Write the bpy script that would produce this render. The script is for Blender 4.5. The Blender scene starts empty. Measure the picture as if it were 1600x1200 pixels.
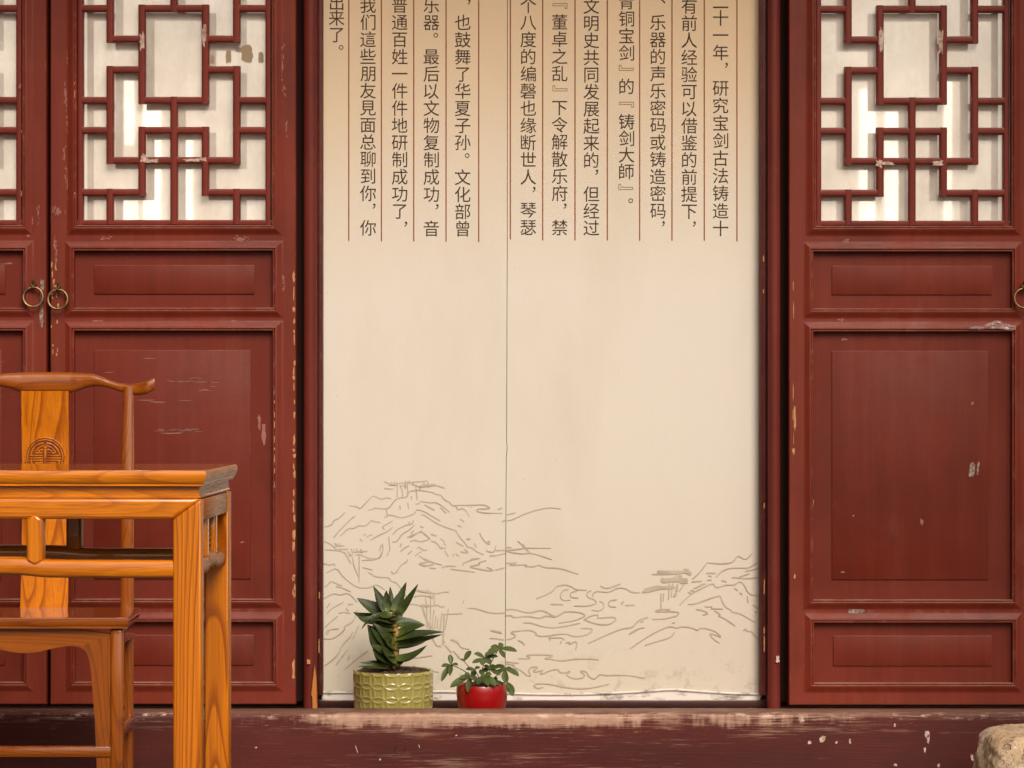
import bpy, bmesh, math, random
from mathutils import Vector, Matrix, noise as mnoise

# ------------------------------------------------------------------ camera, sky, sun, exposure
scene = bpy.context.scene
COL = scene.collection
R = math.radians
CAMY, EYE, FPX = -6.5, 0.94, 4333.0

cam_d = bpy.data.cameras.new("camera")
cam_d.sensor_width = 36.0
cam_d.lens = FPX * 36.0 / 1600.0
cam_d.clip_start = 0.1
cam_d.clip_end = 500.0
cam = bpy.data.objects.new("camera", cam_d)
COL.objects.link(cam)
cam.location = (0, CAMY, EYE)
cam.rotation_euler = (R(90), 0, 0)
scene.camera = cam

SUN_EL, SUN_AZ = 41.0, 17.0            # elevation; degrees to the right of straight behind the camera
world = bpy.data.worlds.new("World")
scene.world = world
world.use_nodes = True
wt = world.node_tree
bg = wt.nodes["Background"]
sky = wt.nodes.new("ShaderNodeTexSky")
sky.sky_type = 'NISHITA'
sky.sun_disc = False
sky.sun_elevation = R(SUN_EL)
sky.sun_rotation = R(180 - SUN_AZ)
sky.air_density = 1.0
sky.dust_density = 5.0
hs = wt.nodes.new("ShaderNodeHueSaturation")
hs.inputs["Saturation"].default_value = 0.25     # overcast: grey rather than blue
tint = wt.nodes.new("ShaderNodeMix"); tint.data_type = 'RGBA'; tint.blend_type = 'MULTIPLY'
tint.inputs[0].default_value = 1.0
tint.inputs[7].default_value = (1.0, 0.935, 0.84, 1)
wt.links.new(sky.outputs[0], hs.inputs["Color"])
wt.links.new(hs.outputs[0], tint.inputs[6])
wt.links.new(tint.outputs[2], bg.inputs[0])
bg.inputs[1].default_value = 0.11

sun_d = bpy.data.lights.new("sun", 'SUN')
sun_d.energy = 2.4
sun_d.angle = R(30)
sun_d.color = (1.0, 0.93, 0.84)
sun = bpy.data.objects.new("sun", sun_d)
COL.objects.link(sun)
sdir = Vector((math.sin(R(SUN_AZ)) * math.cos(R(SUN_EL)), -math.cos(R(SUN_AZ)) * math.cos(R(SUN_EL)), math.sin(R(SUN_EL))))
sun.rotation_euler = sdir.to_track_quat('Z', 'Y').to_euler()
sun.location = (2, -8, 6)

scene.view_settings.view_transform = 'Standard'
scene.view_settings.look = 'None'
scene.view_settings.exposure = 0.08
scene.view_settings.gamma = 1.0
scene.render.engine = 'CYCLES'
scene.cycles.use_denoising = True
scene.cycles.max_bounces = 8

# ------------------------------------------------------------------ helpers
def P(px, py, Y=0.0):
    """photo pixel -> world point on the vertical plane at depth Y"""
    s = (Y - CAMY) / FPX
    return Vector(((px - 800) * s, Y, EYE - (py - 600) * s))

class MB:
    """collects geometry in world coordinates, links it as ONE mesh object"""
    def __init__(self):
        self.v, self.f, self.m, self.attr = [], [], [], []
    def add(self, vs, fs, mi=0, a=None):
        o = len(self.v)
        self.v += [tuple(x) for x in vs]
        self.f += [tuple(i + o for i in f) for f in fs]
        self.m += [mi] * len(fs)
        self.attr += list(a) if a is not None else [0.0] * len(vs)
    def box(self, x0, x1, y0, y1, z0, z1, mi=0):
        vs = [(x, y, z) for x in (x0, x1) for y in (y0, y1) for z in (z0, z1)]
        self.add(vs, [(0, 1, 3, 2), (4, 6, 7, 5), (0, 4, 5, 1), (2, 3, 7, 6), (0, 2, 6, 4), (1, 5, 7, 3)], mi)
    def rbox(self, x0, x1, y0, y1, z0, z1, r=0.003, seg=2, mi=0):
        bm = bmesh.new()
        bmesh.ops.create_cube(bm, size=1.0)
        for v in bm.verts:
            v.co = Vector((x0 + (v.co.x + .5) * (x1 - x0), y0 + (v.co.y + .5) * (y1 - y0), z0 + (v.co.z + .5) * (z1 - z0)))
        bmesh.ops.bevel(bm, geom=bm.edges[:], offset=r, segments=seg, profile=0.5, affect='EDGES')
        self.from_bm(bm, mi)
    def from_bm(self, bm, mi=0):
        bm.verts.ensure_lookup_table()
        bm.verts.index_update()
        self.add([v.co.copy() for v in bm.verts], [[v.index for v in f.verts] for f in bm.faces], mi)
        bm.free()
    def loft(self, rings, caps=True, closed=True, mi=0, attrs=None):
        n = len(rings[0]); vs = []; a = []
        for k, r in enumerate(rings):
            vs += list(r)
            a += [attrs[k] if attrs else 0.0] * n
        fs = []
        for k in range(len(rings) - 1):
            for i in range(n if closed else n - 1):
                j = (i + 1) % n
                fs.append((k * n + i, k * n + j, (k + 1) * n + j, (k + 1) * n + i))
        if caps and closed:
            fs.append(tuple(range(n - 1, -1, -1)))
            fs.append(tuple((len(rings) - 1) * n + i for i in range(n)))
        self.add(vs, fs, mi, a)
    def tube(self, pts, rads, n=8, mi=0):
        pts = [Vector(p) for p in pts]
        if not hasattr(rads, '__len__'): rads = [rads] * len(pts)
        rings = []; up = Vector((0.13, 0.2, 1)).normalized()
        for i, p in enumerate(pts):
            d = (pts[min(i + 1, len(pts) - 1)] - pts[max(i - 1, 0)]).normalized()
            a = d.cross(up)
            if a.length < 1e-3: a = d.cross(Vector((1, 0, 0)))
            a.normalize(); b = d.cross(a).normalized()
            rings.append([p + (a * math.cos(2 * math.pi * k / n) + b * math.sin(2 * math.pi * k / n)) * rads[i] for k in range(n)])
        self.loft(rings, mi=mi)
    def lathe(self, c, prof, n=48, mi=0, wob=0):
        rings = [[(c[0] + r * math.cos(2 * math.pi * k / n), c[1] + r * math.sin(2 * math.pi * k / n), c[2] + z) for k in range(n)] for r, z in prof]
        self.loft(rings, caps=False, mi=mi)
    def torus(self, c, Rr, r, n=40, m=10, tilt=0.0, mi=0):
        rings = []
        for i in range(n):
            a = 2 * math.pi * i / n
            ring = []
            for k in range(m):
                b = 2 * math.pi * k / m
                x = (Rr + r * math.cos(b)) * math.cos(a); z = (Rr + r * math.cos(b)) * math.sin(a); y = r * math.sin(b)
                ring.append((c[0] + x, c[1] + y + (z - Rr) * tilt, c[2] + z))
            rings.append(ring)
        rings.append(rings[0])
        self.loft(rings, caps=False, mi=mi)
    def prism_y(self, poly, y0, y1, mi=0):
        """polygon in x,z extruded along y"""
        n = len(poly)
        vs = [(x, y0, z) for x, z in poly] + [(x, y1, z) for x, z in poly]
        fs = [tuple(range(n)), tuple(range(2 * n - 1, n - 1, -1))] + [(i, i + n, (i + 1) % n + n, (i + 1) % n) for i in range(n)]
        self.add(vs, fs, mi)
    def build(self, name, mats, parent=None, smooth=None, bevel=None):
        me = bpy.data.meshes.new(name)
        off = Vector((0, 0, 0)); p = parent
        while p is not None:
            off += p.location; p = p.parent
        me.from_pydata([Vector(v) - off for v in self.v], [], self.f)
        if not isinstance(mats, (list, tuple)): mats = [mats]
        for m in mats: me.materials.append(m)
        me.polygons.foreach_set("material_index", self.m)
        if any(self.attr):
            at = me.attributes.new("t", 'FLOAT', 'POINT')
            at.data.foreach_set("value", self.attr)
        bm = bmesh.new(); bm.from_mesh(me)
        bmesh.ops.recalc_face_normals(bm, faces=bm.faces[:])
        bm.to_mesh(me); bm.free()
        if smooth is not None:
            me.polygons.foreach_set("use_smooth", [True] * len(me.polygons))
            me.set_sharp_from_angle(angle=R(smooth))
        me.update()
        ob = bpy.data.objects.new(name, me)
        COL.objects.link(ob)
        if parent is not None: ob.parent = parent
        if bevel:
            b = ob.modifiers.new("bevel", 'BEVEL'); b.width = bevel; b.segments = 2; b.limit_method = 'ANGLE'; b.angle_limit = R(40)
        return ob

def tag(o, label=None, cat=None, group=None, kind=None):
    if label: o["label"] = label
    if cat: o["category"] = cat
    if group: o["group"] = group
    if kind: o["kind"] = kind
    return o
def thing(name, label, cat, loc, group=None):
    o = bpy.data.objects.new(name, None)
    o.empty_display_size = 0.05
    COL.objects.link(o); o.location = loc
    return tag(o, label, cat, group)
def copy_tree(o, parent=None):
    c = o.copy(); COL.objects.link(c)
    if parent is not None: c.parent = parent
    for ch in [x for x in COL.objects if x.parent == o]: copy_tree(ch, c)
    return c

# ------------------------------------------------------------------ materials
class NT:
    def __init__(self, name):
        self.mat = bpy.data.materials.new(name); self.mat.use_nodes = True
        self.t = self.mat.node_tree; self.n = self.t.nodes; self.b = self.n["Principled BSDF"]
        g = self.n.new("ShaderNodeNewGeometry"); self.geo = g; self.pos = g.outputs["Position"]
    def link(self, a, b): self.t.links.new(a, b)
    def val(self, sock, v):
        if isinstance(v, bpy.types.NodeSocket): self.link(v, sock)
        else: sock.default_value = v
    def math(self, op, a, b=0.0, c=None, clamp=False):
        n = self.n.new("ShaderNodeMath"); n.operation = op; n.use_clamp = clamp
        self.val(n.inputs[0], a); self.val(n.inputs[1], b)
        if c is not None: self.val(n.inputs[2], c)
        return n.outputs[0]
    def mapv(self, scale=(1, 1, 1), loc=(0, 0, 0), src=None):
        n = self.n.new("ShaderNodeMapping"); self.link(src or self.pos, n.inputs[0])
        n.inputs["Scale"].default_value = scale; n.inputs["Location"].default_value = loc
        return n.outputs[0]
    def noise(self, scale=5, detail=3, rough=0.5, vec=None, dist=0.0):
        n = self.n.new("ShaderNodeTexNoise"); self.link(vec or self.pos, n.inputs["Vector"])
        n.inputs["Scale"].default_value = scale; n.inputs["Detail"].default_value = detail
        n.inputs["Roughness"].default_value = rough; n.inputs["Distortion"].default_value = dist
        return n.outputs["Fac"]
    def ramp(self, fac, stops, interp='LINEAR'):
        n = self.n.new("ShaderNodeValToRGB"); n.color_ramp.interpolation = interp
        e = n.color_ramp.elements
        while len(e) < len(stops): e.new(0.5)
        for i, (p, c) in enumerate(stops):
            e[i].position = p
            e[i].color = (c, c, c, 1) if not hasattr(c, '__len__') else tuple(c) + (1,)
        self.link(fac, n.inputs[0]); return n.outputs[0]
    def rng(self, v, a, b, c=0.0, d=1.0, smooth=False):
        n = self.n.new("ShaderNodeMapRange"); n.clamp = True
        if smooth: n.interpolation_type = 'SMOOTHSTEP'
        self.val(n.inputs[0], v)
        for i, x in enumerate((a, b, c, d)): self.val(n.inputs[i + 1], x)
        return n.outputs[0]
    def mix(self, f, a, b, blend='MIX'):
        n = self.n.new("ShaderNodeMix"); n.data_type = 'RGBA'; n.blend_type = blend
        self.val(n.inputs[0], f)
        for s, x in ((n.inputs[6], a), (n.inputs[7], b)):
            if isinstance(x, bpy.types.NodeSocket): self.link(x, s)
            else: s.default_value = tuple(x) + (1,)
        return n.outputs[2]
    def sep(self, v=None):
        n = self.n.new("ShaderNodeSeparateXYZ"); self.link(v or self.pos, n.inputs[0]); return n.outputs
    def bump(self, h, strength=0.3, dist=0.002):
        n = self.n.new("ShaderNodeBump"); n.inputs["Strength"].default_value = strength; n.inputs["Distance"].default_value = dist
        self.link(h, n.inputs["Height"]); self.link(n.outputs[0], self.b.inputs["Normal"])
    def edge(self, radius=0.003):
        """1 on worn convex/concave edges, 0 on flats"""
        n = self.n.new("ShaderNodeBevel"); n.samples = 4; n.inputs["Radius"].default_value = radius
        d = self.n.new("ShaderNodeVectorMath"); d.operation = 'DOT_PRODUCT'
        self.link(n.outputs[0], d.inputs[0]); self.link(self.geo.outputs["Normal"], d.inputs[1])
        return self.rng(d.outputs["Value"], 0.995, 0.85, 0.0, 1.0)
    def attr(self, name):
        n = self.n.new("ShaderNodeAttribute"); n.attribute_name = name; return n.outputs["Fac"]
    def done(self, color=None, rough=None, spec=None, coat=None, coatr=0.1):
        if color is not None: self.val(self.b.inputs["Base Color"], color if isinstance(color, bpy.types.NodeSocket) else tuple(color) + (1,))
        if rough is not None: self.val(self.b.inputs["Roughness"], rough)
        if spec is not None: self.b.inputs["Specular IOR Level"].default_value = spec
        if coat is not None:
            self.b.inputs["Coat Weight"].default_value = coat; self.b.inputs["Coat Roughness"].default_value = coatr
        return self.mat

def red_paint(name, c0=(.140, .0175, .0078), c1=(.205, .0290, .0125), wear=1.0, grain='v', gloss=0.46, spec=.25):
    t = NT(name)
    gs = (60, 60, 3.0) if grain == 'v' else (3.0, 60, 60)
    big = t.noise(2.3, 4, .6)
    col = t.mix(t.rng(big, .3, .7), c0, c1)
    streak = t.noise(1.0, 3, .6, t.mapv(gs))
    col = t.mix(t.rng(streak, .45, .8, 0, .40), col, (.10, .014, .007))
    brush = t.noise(1.0, 4, .7, t.mapv((26, 26, 1.1) if grain == 'v' else (1.1, 26, 26), (2, 5, 1)))
    col = t.mix(t.rng(brush, .5, .78, 0, .20), col, (.245, .052, .030))
    soot = t.rng(t.noise(5.5, 5, .65, t.mapv((1, 1, .6), (7, 1, 3))), .54, .74, 0, .55)
    col = t.mix(soot, col, (.085, .013, .0075))
    warp = t.noise(3.5, 2, .5)
    # faded chalky patches
    chalk = t.rng(t.noise(7, 5, .7, t.mapv((1, 1, .45), (3, 1, 7))), .60, .80, 0, .40 * wear)
    col = t.mix(chalk, col, (.27, .085, .062))
    # dusty scratches
    sc = t.math('MULTIPLY', t.rng(t.noise(1.0, 4, .65, t.mapv((14, 14, 160), (.3, 0, .2))), .67, .74), t.rng(t.noise(4, 2, .5, t.mapv((1, 1, 1), (9, 2, 4))), .54, .66))
    col = t.mix(t.math('MULTIPLY', sc, .50 * wear), col, (.36, .20, .16))
    e = t.math('MULTIPLY', t.edge(.0022), t.rng(t.noise(38, 4, .7), .52, .68, 0, .75 * wear))
    col = t.mix(e, col, (.40, .20, .13))
    # dust lying on the upward facing lips
    up = t.math('MULTIPLY', t.rng(t.sep(t.geo.outputs["Normal"])[2], .45, .9), t.rng(t.noise(22, 3, .6), .3, .6, .25, .75))
    col = t.mix(up, col, (.40, .25, .19))
    rough = t.rng(t.noise(9, 4, .6), .3, .7, gloss - .07, gloss + .15)
    h = t.math('ADD', t.math('ADD', t.math('MULTIPLY', streak, .5), t.math('MULTIPLY', brush, .4)), t.math('ADD', t.noise(160, 2, .5), t.math('MULTIPLY', warp, 9.0)))
    t.bump(h, .20, .0012)
    return t.done(col, rough, spec)

def wood(name, axis, light=(.74, .222, .0055), dark=(.24, .040, .0015), seed=0.0, freq=24.0, gloss=.16, con=.62):
    """contour lines of a field stretched along the grain: cathedral figure"""
    t = NT(name)
    k = 0.11
    sc = {'x': (k, 1, 1), 'y': (1, k, 1), 'z': (1, 1, k)}[axis]
    fs = {'x': (.012, 1, 1), 'y': (1, .012, 1), 'z': (1, 1, .012)}[axis]
    fld = t.noise(9.0, 1.5, .45, t.mapv(sc, (seed, seed * 1.7, seed * .6)), .25)
    s = t.math('FRACT', t.math('MULTIPLY', fld, freq))
    tri = t.ramp(s, [(0.0, 0.0), (.62, .16), (.86, .9), (.93, 1.0), (1.0, 0.0)])
    fib = t.noise(420, 2, .6, t.mapv(fs))
    blot = t.noise(6, 3, .5, t.mapv(sc, (5 + seed, 2, 8)))
    mid = tuple((a * .62 + b * .38) for a, b in zip(light, dark))
    col = t.mix(t.rng(blot, .3, .7), mid, light)
    col = t.mix(t.math('MULTIPLY', tri, con), col, dark)
    col = t.mix(t.rng(fib, .42, .72, 0, .55), col, dark)
    knot = t.rng(t.noise(11, 2, .5, t.mapv(tuple(x * .9 + .25 for x in sc), (2.2 + seed, 7, 3))), .70, .80, 0, .55)
    col = t.mix(knot, col, (.09, .018, .004))
    t.bump(t.math('ADD', fib, t.math('MULTIPLY', tri, .4)), .04, .0006)
    return t.done(col, t.rng(fib, .3, .7, gloss + .02, gloss + .16), .35, 1.0, .03)

M = {}
M['red_door'] = red_paint('red_door_paint')
M['red_panel'] = red_paint('red_panel_paint', (.118, .0140, .0062), (.172, .0225, .0095), .75, 'v', .5, .22)
M['red_lattice'] = red_paint('red_lattice_paint', (.15, .018, .010), (.19, .026, .014), .8)
M['red_post'] = red_paint('red_post_paint', (.115, .014, .0085), (.155, .021, .013), .8)
M['dark_wood'] = red_paint('dark_brown_paint', (.030, .010, .008), (.05, .015, .011), .4, 'h')
t = NT('brown_backing'); M['backing'] = t.done((.10, .07, .045), .9, .1)
t = NT('black_gap'); M['black'] = t.done((.016, .006, .0045), .9, .1)  # near-black stands in for shade in the door gaps and room

# threshold beam: worn along its upper arris
t = NT('worn_beam_paint')
xyz = t.sep()
st = t.noise(1.0, 6, .75, t.mapv((9, 60, 240)))
st2 = t.noise(1.0, 3, .6, t.mapv((3.0, 10, 34), (4, 0, 2)))
big = t.noise(2.2, 3, .55, t.mapv((1, 1, 2.2), (1.3, 0, .4)))
col = t.mix(t.rng(big, .3, .7), (.062, .0085, .0060), (.110, .0165, .0108))
col = t.mix(t.rng(t.noise(14, 4, .6, t.mapv((.35, 1, 1))), .45, .75, 0, .6), col, (.050, .012, .009))
top = t.math('MULTIPLY', t.rng(xyz[2], .135, .200, 0, 1), t.rng(t.math('ABSOLUTE', t.math('SUBTRACT', xyz[0], .05)), .15, 1.0, 1.0, .30))
low = t.math('MULTIPLY', t.rng(xyz[2], .185, .09, 0, .36), t.rng(t.math('ABSOLUTE', t.math('ADD', xyz[0], .02)), .2, .75, 1.0, 0.0))
low = t.math('MULTIPLY', low, .7)
m_ = t.math('ADD', t.math('MULTIPLY', top, t.rng(t.noise(3.2, 4, .65, t.mapv((1, .3, .3), (2, 0, 0))), .34, .60, .28, .95)), low)
wear = t.math('MULTIPLY', t.rng(t.math('ADD', t.math('MULTIPLY', st, .62), t.math('ADD', t.math('MULTIPLY', st2, .38), t.math('MULTIPLY', m_, .36))), .60, .74), .72)
col = t.mix(wear, col, t.mix(t.noise(30, 3), (.24, .09, .06), (.56, .35, .24)))
nz = t.sep(t.geo.outputs["Normal"])[2]
dust = t.math('MULTIPLY', t.rng(nz, .5, .95), t.rng(t.noise(12, 4, .6, t.mapv((.3, 1, 1))), .2, .6, .55, .9))
band = t.math('MULTIPLY', t.math('MULTIPLY', t.rng(xyz[2], .155, .194, 0, 1, True), t.rng(xyz[2], .1995, .205, 1, .25)), t.math('MULTIPLY', t.rng(t.math('ABSOLUTE', t.math('SUBTRACT', xyz[0], .06)), .42, .78, 1, .10), t.rng(t.noise(4.0, 4, .65, t.mapv((1, .3, .8), (6, 0, 1))), .36, .58, .35, 1.0)))
vst = t.noise(1.0, 3, .6, t.mapv((55, 8, 9), (1, 1, 4)))
wb = t.rng(t.math('ADD', t.math('ADD', t.math('MULTIPLY', st, .55), t.math('MULTIPLY', vst, .45)), t.math('MULTIPLY', band, .30)), .60, .74, 0, .85)
col = t.mix(t.math('MULTIPLY', wb, t.rng(band, .05, .4)), col, t.mix(t.noise(45, 3), (.30, .13, .085), (.62, .41, .29)))
fine = t.math('MULTIPLY', t.rng(t.noise(1.0, 3, .7, t.mapv((24, 80, 420), (1, 2, 3))), .62, .72), t.rng(t.math('ADD', top, t.noise(4, 3, .6)), .62, 1.0, 0, .8))
col = t.mix(fine, col, (.58, .38, .27))
nick = t.math('MULTIPLY', t.rng(t.noise(1.0, 4, .7, t.mapv((22, 60, 60), (7, 3, 1))), .56, .64), t.rng(xyz[2], .187, .199, 0, .85))
col = t.mix(nick, col, (.66, .46, .34))
col = t.mix(dust, col, (.175, .085, .058))
t.bump(t.math('ADD', st, t.math('MULTIPLY', wear, -.6)), .35, .002)
M['beam'] = t.done(col, t.rng(st2, .3, .7, .45, .65), .28)

# printed board: tan at the top fading to cream, faint stains
t = NT('printed_board')
xyz = t.sep()
g = t.math('ADD', xyz[2], t.rng(t.noise(1.4, 2, .5), .2, .8, -.06, .06))
col = t.ramp(t.rng(g, .25, 1.95), [(0.0, (.585, .515, .415)), (.30, (.655, .585, .495)), (.52, (.685, .61, .52)), (.68, (.69, .575, .45)), (.85, (.71, .525, .345)), (1.0, (.76, .525, .305))])
st = t.noise(3.1, 4, .6, t.mapv((1, 1, .35)))
col = t.mix(t.rng(st, .5, .8, 0, .40), col, (.66, .52, .45))
st2 = t.noise(2.2, 5, .6, t.mapv((1.6, 1, .5), (3, 8, 2)))
col = t.mix(t.rng(st2, .52, .75, 0, .30), col, (.52, .44, .31))
grime = t.math('MULTIPLY', t.rng(t.noise(26, 4, .65), .55, .75), t.rng(xyz[2], .33, .215, 0, .55))
col = t.mix(grime, col, (.16, .12, .085))
spk = t.rng(t.noise(120, 1, .5), .78, .81, 0, .35)
col = t.mix(spk, col, (.30, .22, .15))
t.bump(t.math('ADD', t.noise(2.6, 3, .5, t.mapv((1.5, 1, .6))), t.math('MULTIPLY', t.noise(220, 2), .05)), .5, .010)
M['board'] = t.done(col, .52, .3)
t = NT('stained_white_strip')
col = t.mix(t.rng(t.noise(24, 5, .7, t.mapv((.5, 1, 1.2))), .50, .66), (.66, .60, .54), (.13, .10, .085))
M['strip'] = t.done(col, .7, .2)
t = NT('ink_brown'); M['ink'] = t.done(t.mix(t.noise(9, 2), (.038, .023, .014), (.075, .046, .027)), .6, .2)
t = NT('ink_pale'); M['ink_pale'] = t.done((.24, .155, .075), .6, .2)
t = NT('rule_red'); M['rule'] = t.done((.27, .085, .035), .6, .2)
t = NT('drawing_line'); M['draw'] = t.done(t.mix(t.rng(t.noise(22, 2), .35, .65), (.40, .325, .235), (.50, .42, .32)), .6, .2)

# window paper / milky glass: pale diffuse film, partly see-through
t = NT('milky_window_glass')
tr = t.n.new('ShaderNodeBsdfTransparent'); mx = t.n.new('ShaderNodeMixShader'); out = t.n['Material Output']
cl = t.noise(5, 4, .6)
wr = t.noise(9, 5, .65, t.mapv((1.2, 1, .5), (4, 1, 2)))
t.done(t.mix(t.rng(wr, .46, .68, 0, .7), t.mix(t.rng(cl, .35, .65), (.82, .76, .68), (.66, .58, .49)), (.52, .45, .38)), .18, .5)
t.bump(wr, .6, .006)
t.val(mx.inputs[0], t.rng(t.noise(8, 3, .6), .3, .7, .52, .62))
t.link(tr.outputs[0], mx.inputs[1]); t.link(t.b.outputs[0], mx.inputs[2]); t.link(mx.outputs[0], out.inputs[0])
M['pane'] = t.mat
t = NT('curtain_cloth'); M['curtain'] = t.done(t.mix(t.noise(1, 2, .5, t.mapv((40, 1, .6))), (.74, .68, .60), (.62, .55, .47)), .9, .1)
t = NT('glow_strip')  # emissive strips added behind the panes for their bright streaks
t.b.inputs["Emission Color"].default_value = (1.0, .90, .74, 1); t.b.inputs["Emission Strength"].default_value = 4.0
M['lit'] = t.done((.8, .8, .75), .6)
t = NT('pane_backglow')  # emissive panel added behind the panes to brighten them
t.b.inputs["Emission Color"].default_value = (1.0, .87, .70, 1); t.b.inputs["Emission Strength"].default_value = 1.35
M['pane_glow'] = t.done((.7, .65, .58), .8)

t = NT('dull_brass')
M['brass'] = t.done(t.mix(t.rng(t.noise(90, 3), .35, .65), (.30, .19, .085), (.17, .12, .065)), t.rng(t.noise(150, 2), .3, .7, .28, .5), .5)
M['brass'].node_tree.nodes["Principled BSDF"].inputs["Metallic"].default_value = .85
t = NT('bare_wood_chip'); M['chip'] = t.done(t.mix(t.noise(70, 3), (.56, .30, .12), (.38, .17, .07)), .8, .2)
t = NT('orange_bare_wood'); M['split'] = t.done(t.mix(t.noise(1, 3, .6, t.mapv((200, 40, 9))), (.52, .20, .045), (.36, .115, .022)), .7, .2)
t = NT('pale_scuff'); M['scuff'] = t.done(t.mix(t.noise(110, 3), (.36, .17, .135), (.25, .085, .065)), .8, .2)
t = NT('torn_paper'); M['paper'] = t.done(t.mix(t.rng(t.noise(150, 3), .35, .65), (.62, .48, .40), (.36, .20, .15)), .85, .2)
t = NT('grey_residue'); M['residue'] = t.done(t.mix(t.rng(t.noise(170, 3), .45, .6), (.19, .115, .09), (.34, .28, .23)), .8, .2)
t = NT('brown_stain'); M['stain'] = t.done((.34, .24, .15), .85, .2)

for ax in 'xyz':
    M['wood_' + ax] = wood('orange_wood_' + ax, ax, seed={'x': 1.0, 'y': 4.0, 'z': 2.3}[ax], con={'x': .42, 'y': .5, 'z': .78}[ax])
    M['chair_' + ax] = wood('shaded_honey_wood_' + ax, ax, (.37, .092, .0050), (.13, .022, .0018), seed={'x': 3.0, 'y': 6.0, 'z': 8.3}[ax], freq=22, con=.5)  # chair wood darkened in colour for under-table shade; splat stays lighter
M['side_x'] = wood('shaded_side_wood_y', 'y', (.40, .115, .012), (.20, .048, .006), 7.7, con=.45)  # darker copy for the table's side, its reflected tone put into colour
M['side_z'] = wood('shaded_side_wood_z', 'z', (.60, .18, .006), (.24, .045, .003), 3.1)  # same for leg and strut sides, dimmed by colour
for k_, c_ in (('side_x', .0), ('side_z', .0)):
    b_ = M[k_].node_tree.nodes['Principled BSDF']
    b_.inputs['Coat Weight'].default_value = c_; b_.inputs['Specular IOR Level'].default_value = .03
def end_faces(ob, mat):
    ob.data.materials.append(mat)
    for p in ob.data.polygons:
        if abs(p.normal.x) > .72: p.material_index = len(ob.data.materials) - 1
t = NT('carved_recess'); M['carve'] = t.done((.17, .045, .012), .6, .3)

t = NT('green_glaze')
col = t.mix(t.rng(t.noise(14, 3), .3, .7), (.275, .228, .056), (.345, .298, .092))
col = t.mix(t.rng(t.attr('t'), 0, 1), col, (.46, .43, .13))
t.bump(t.noise(300, 2), .04, .001)
M['green_glaze'] = t.done(col, .14, .55, .4, .05)
t = NT('red_glaze'); M['red_glaze'] = t.done(t.mix(t.noise(9, 2), (.34, .004, .005), (.27, .003, .004)), .28, .5, .25, .1)
t = NT('potting_soil'); t.bump(t.noise(200, 3), .6, .004); M['soil'] = t.done(t.mix(t.noise(120, 4), (.035, .022, .015), (.12, .08, .055)), .95, .1)
t = NT('aloe_leaf')
a = t.attr('t')
col = t.mix(t.rng(t.noise(30, 3), .3, .7), (.018, .029, .005), (.040, .054, .009))
col = t.mix(t.rng(a, .30, 0.0, 0, .70), col, (.14, .18, .03))
col = t.mix(t.rng(a, .90, .985), col, (.10, .04, .018))
col = t.mix(t.rng(t.noise(420, 2), .60, .66, 0, .35), col, (.16, .20, .10))
M['aloe'] = t.done(col, .42, .32)
t = NT('aloe_stem'); M['aloe_stem'] = t.done(t.mix(t.rng(t.noise(70, 3, .6, t.mapv((1, 1, 2.2))), .4, .62), (.46, .30, .085), (.15, .05, .018)), .7, .3)
t = NT('glossy_small_leaf')
col = t.mix(t.rng(t.noise(24, 3), .3, .7), (.036, .052, .011), (.075, .098, .022))
M['leaf'] = t.done(t.mix(t.rng(t.attr('t'), .92, 1.0, 0, .5), col, (.14, .16, .05)), .40, .35)
t = NT('green_twig'); M['twig'] = t.done((.085, .075, .03), .6)
t = NT('granite')
col = t.mix(t.rng(t.noise(9, 4, .6), .35, .65), (.52, .35, .21), (.62, .48, .34))
col = t.mix(t.rng(t.noise(130, 3, .6), .57, .64, 0, .75), col, (.20, .13, .075))
col = t.mix(t.rng(t.noise(95, 2, .5, t.mapv((1, 1, 1), (4, 5, 6))), .60, .67, 0, .7), col, (.66, .56, .45))
pit = t.rng(t.noise(48, 3, .6, t.mapv((1, 1, 1), (8, 1, 5))), .60, .68)
col = t.mix(t.math('MULTIPLY', pit, .6), col, (.23, .14, .08))
col = t.mix(t.rng(t.noise(5, 4, .65, t.mapv((1, 1, 1), (2, 9, 5))), .5, .7, 0, .45), col, (.40, .25, .13))
t.bump(t.math('SUBTRACT', t.math('ADD', t.noise(60, 4, .65), t.noise(14, 2)), pit), .8, .008)
M['granite'] = t.done(col, .85, .25)
t = NT('paving'); t.bump(t.noise(40, 4), .4, .004); M['paving'] = t.done(t.mix(t.noise(3, 5), (.042, .036, .030), (.070, .060, .050)), .85, .2)
t = NT('shade_roof_underside'); M['shade_eave'] = t.done(t.mix(t.noise(1, 3, .6, t.mapv((30, 2, 2))), (.10, .03, .02), (.06, .018, .012)), .8, .2)
t = NT('plaster'); M['plaster'] = t.done(t.mix(t.noise(4, 4), (.42, .36, .29), (.34, .29, .23)), .9, .2)
t = NT('clear_film')
tr = t.n.new('ShaderNodeBsdfTransparent'); mx = t.n.new('ShaderNodeMixShader'); out = t.n['Material Output']
t.done((.62, .42, .38), .2, .6); t.val(mx.inputs[0], t.rng(t.noise(60, 3), .35, .65, .25, .8))
t.link(tr.outputs[0], mx.inputs[1]); t.link(t.b.outputs[0], mx.inputs[2]); t.link(mx.outputs[0], out.inputs[0])
M['film'] = t.mat

rnd = random.Random(7)
S = 1.5e-3                                   # metres per photo pixel on the door plane (Y = 0)
PX = lambda px: (px - 800) * S
PZ = lambda py: EYE - (py - 600) * S

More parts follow.
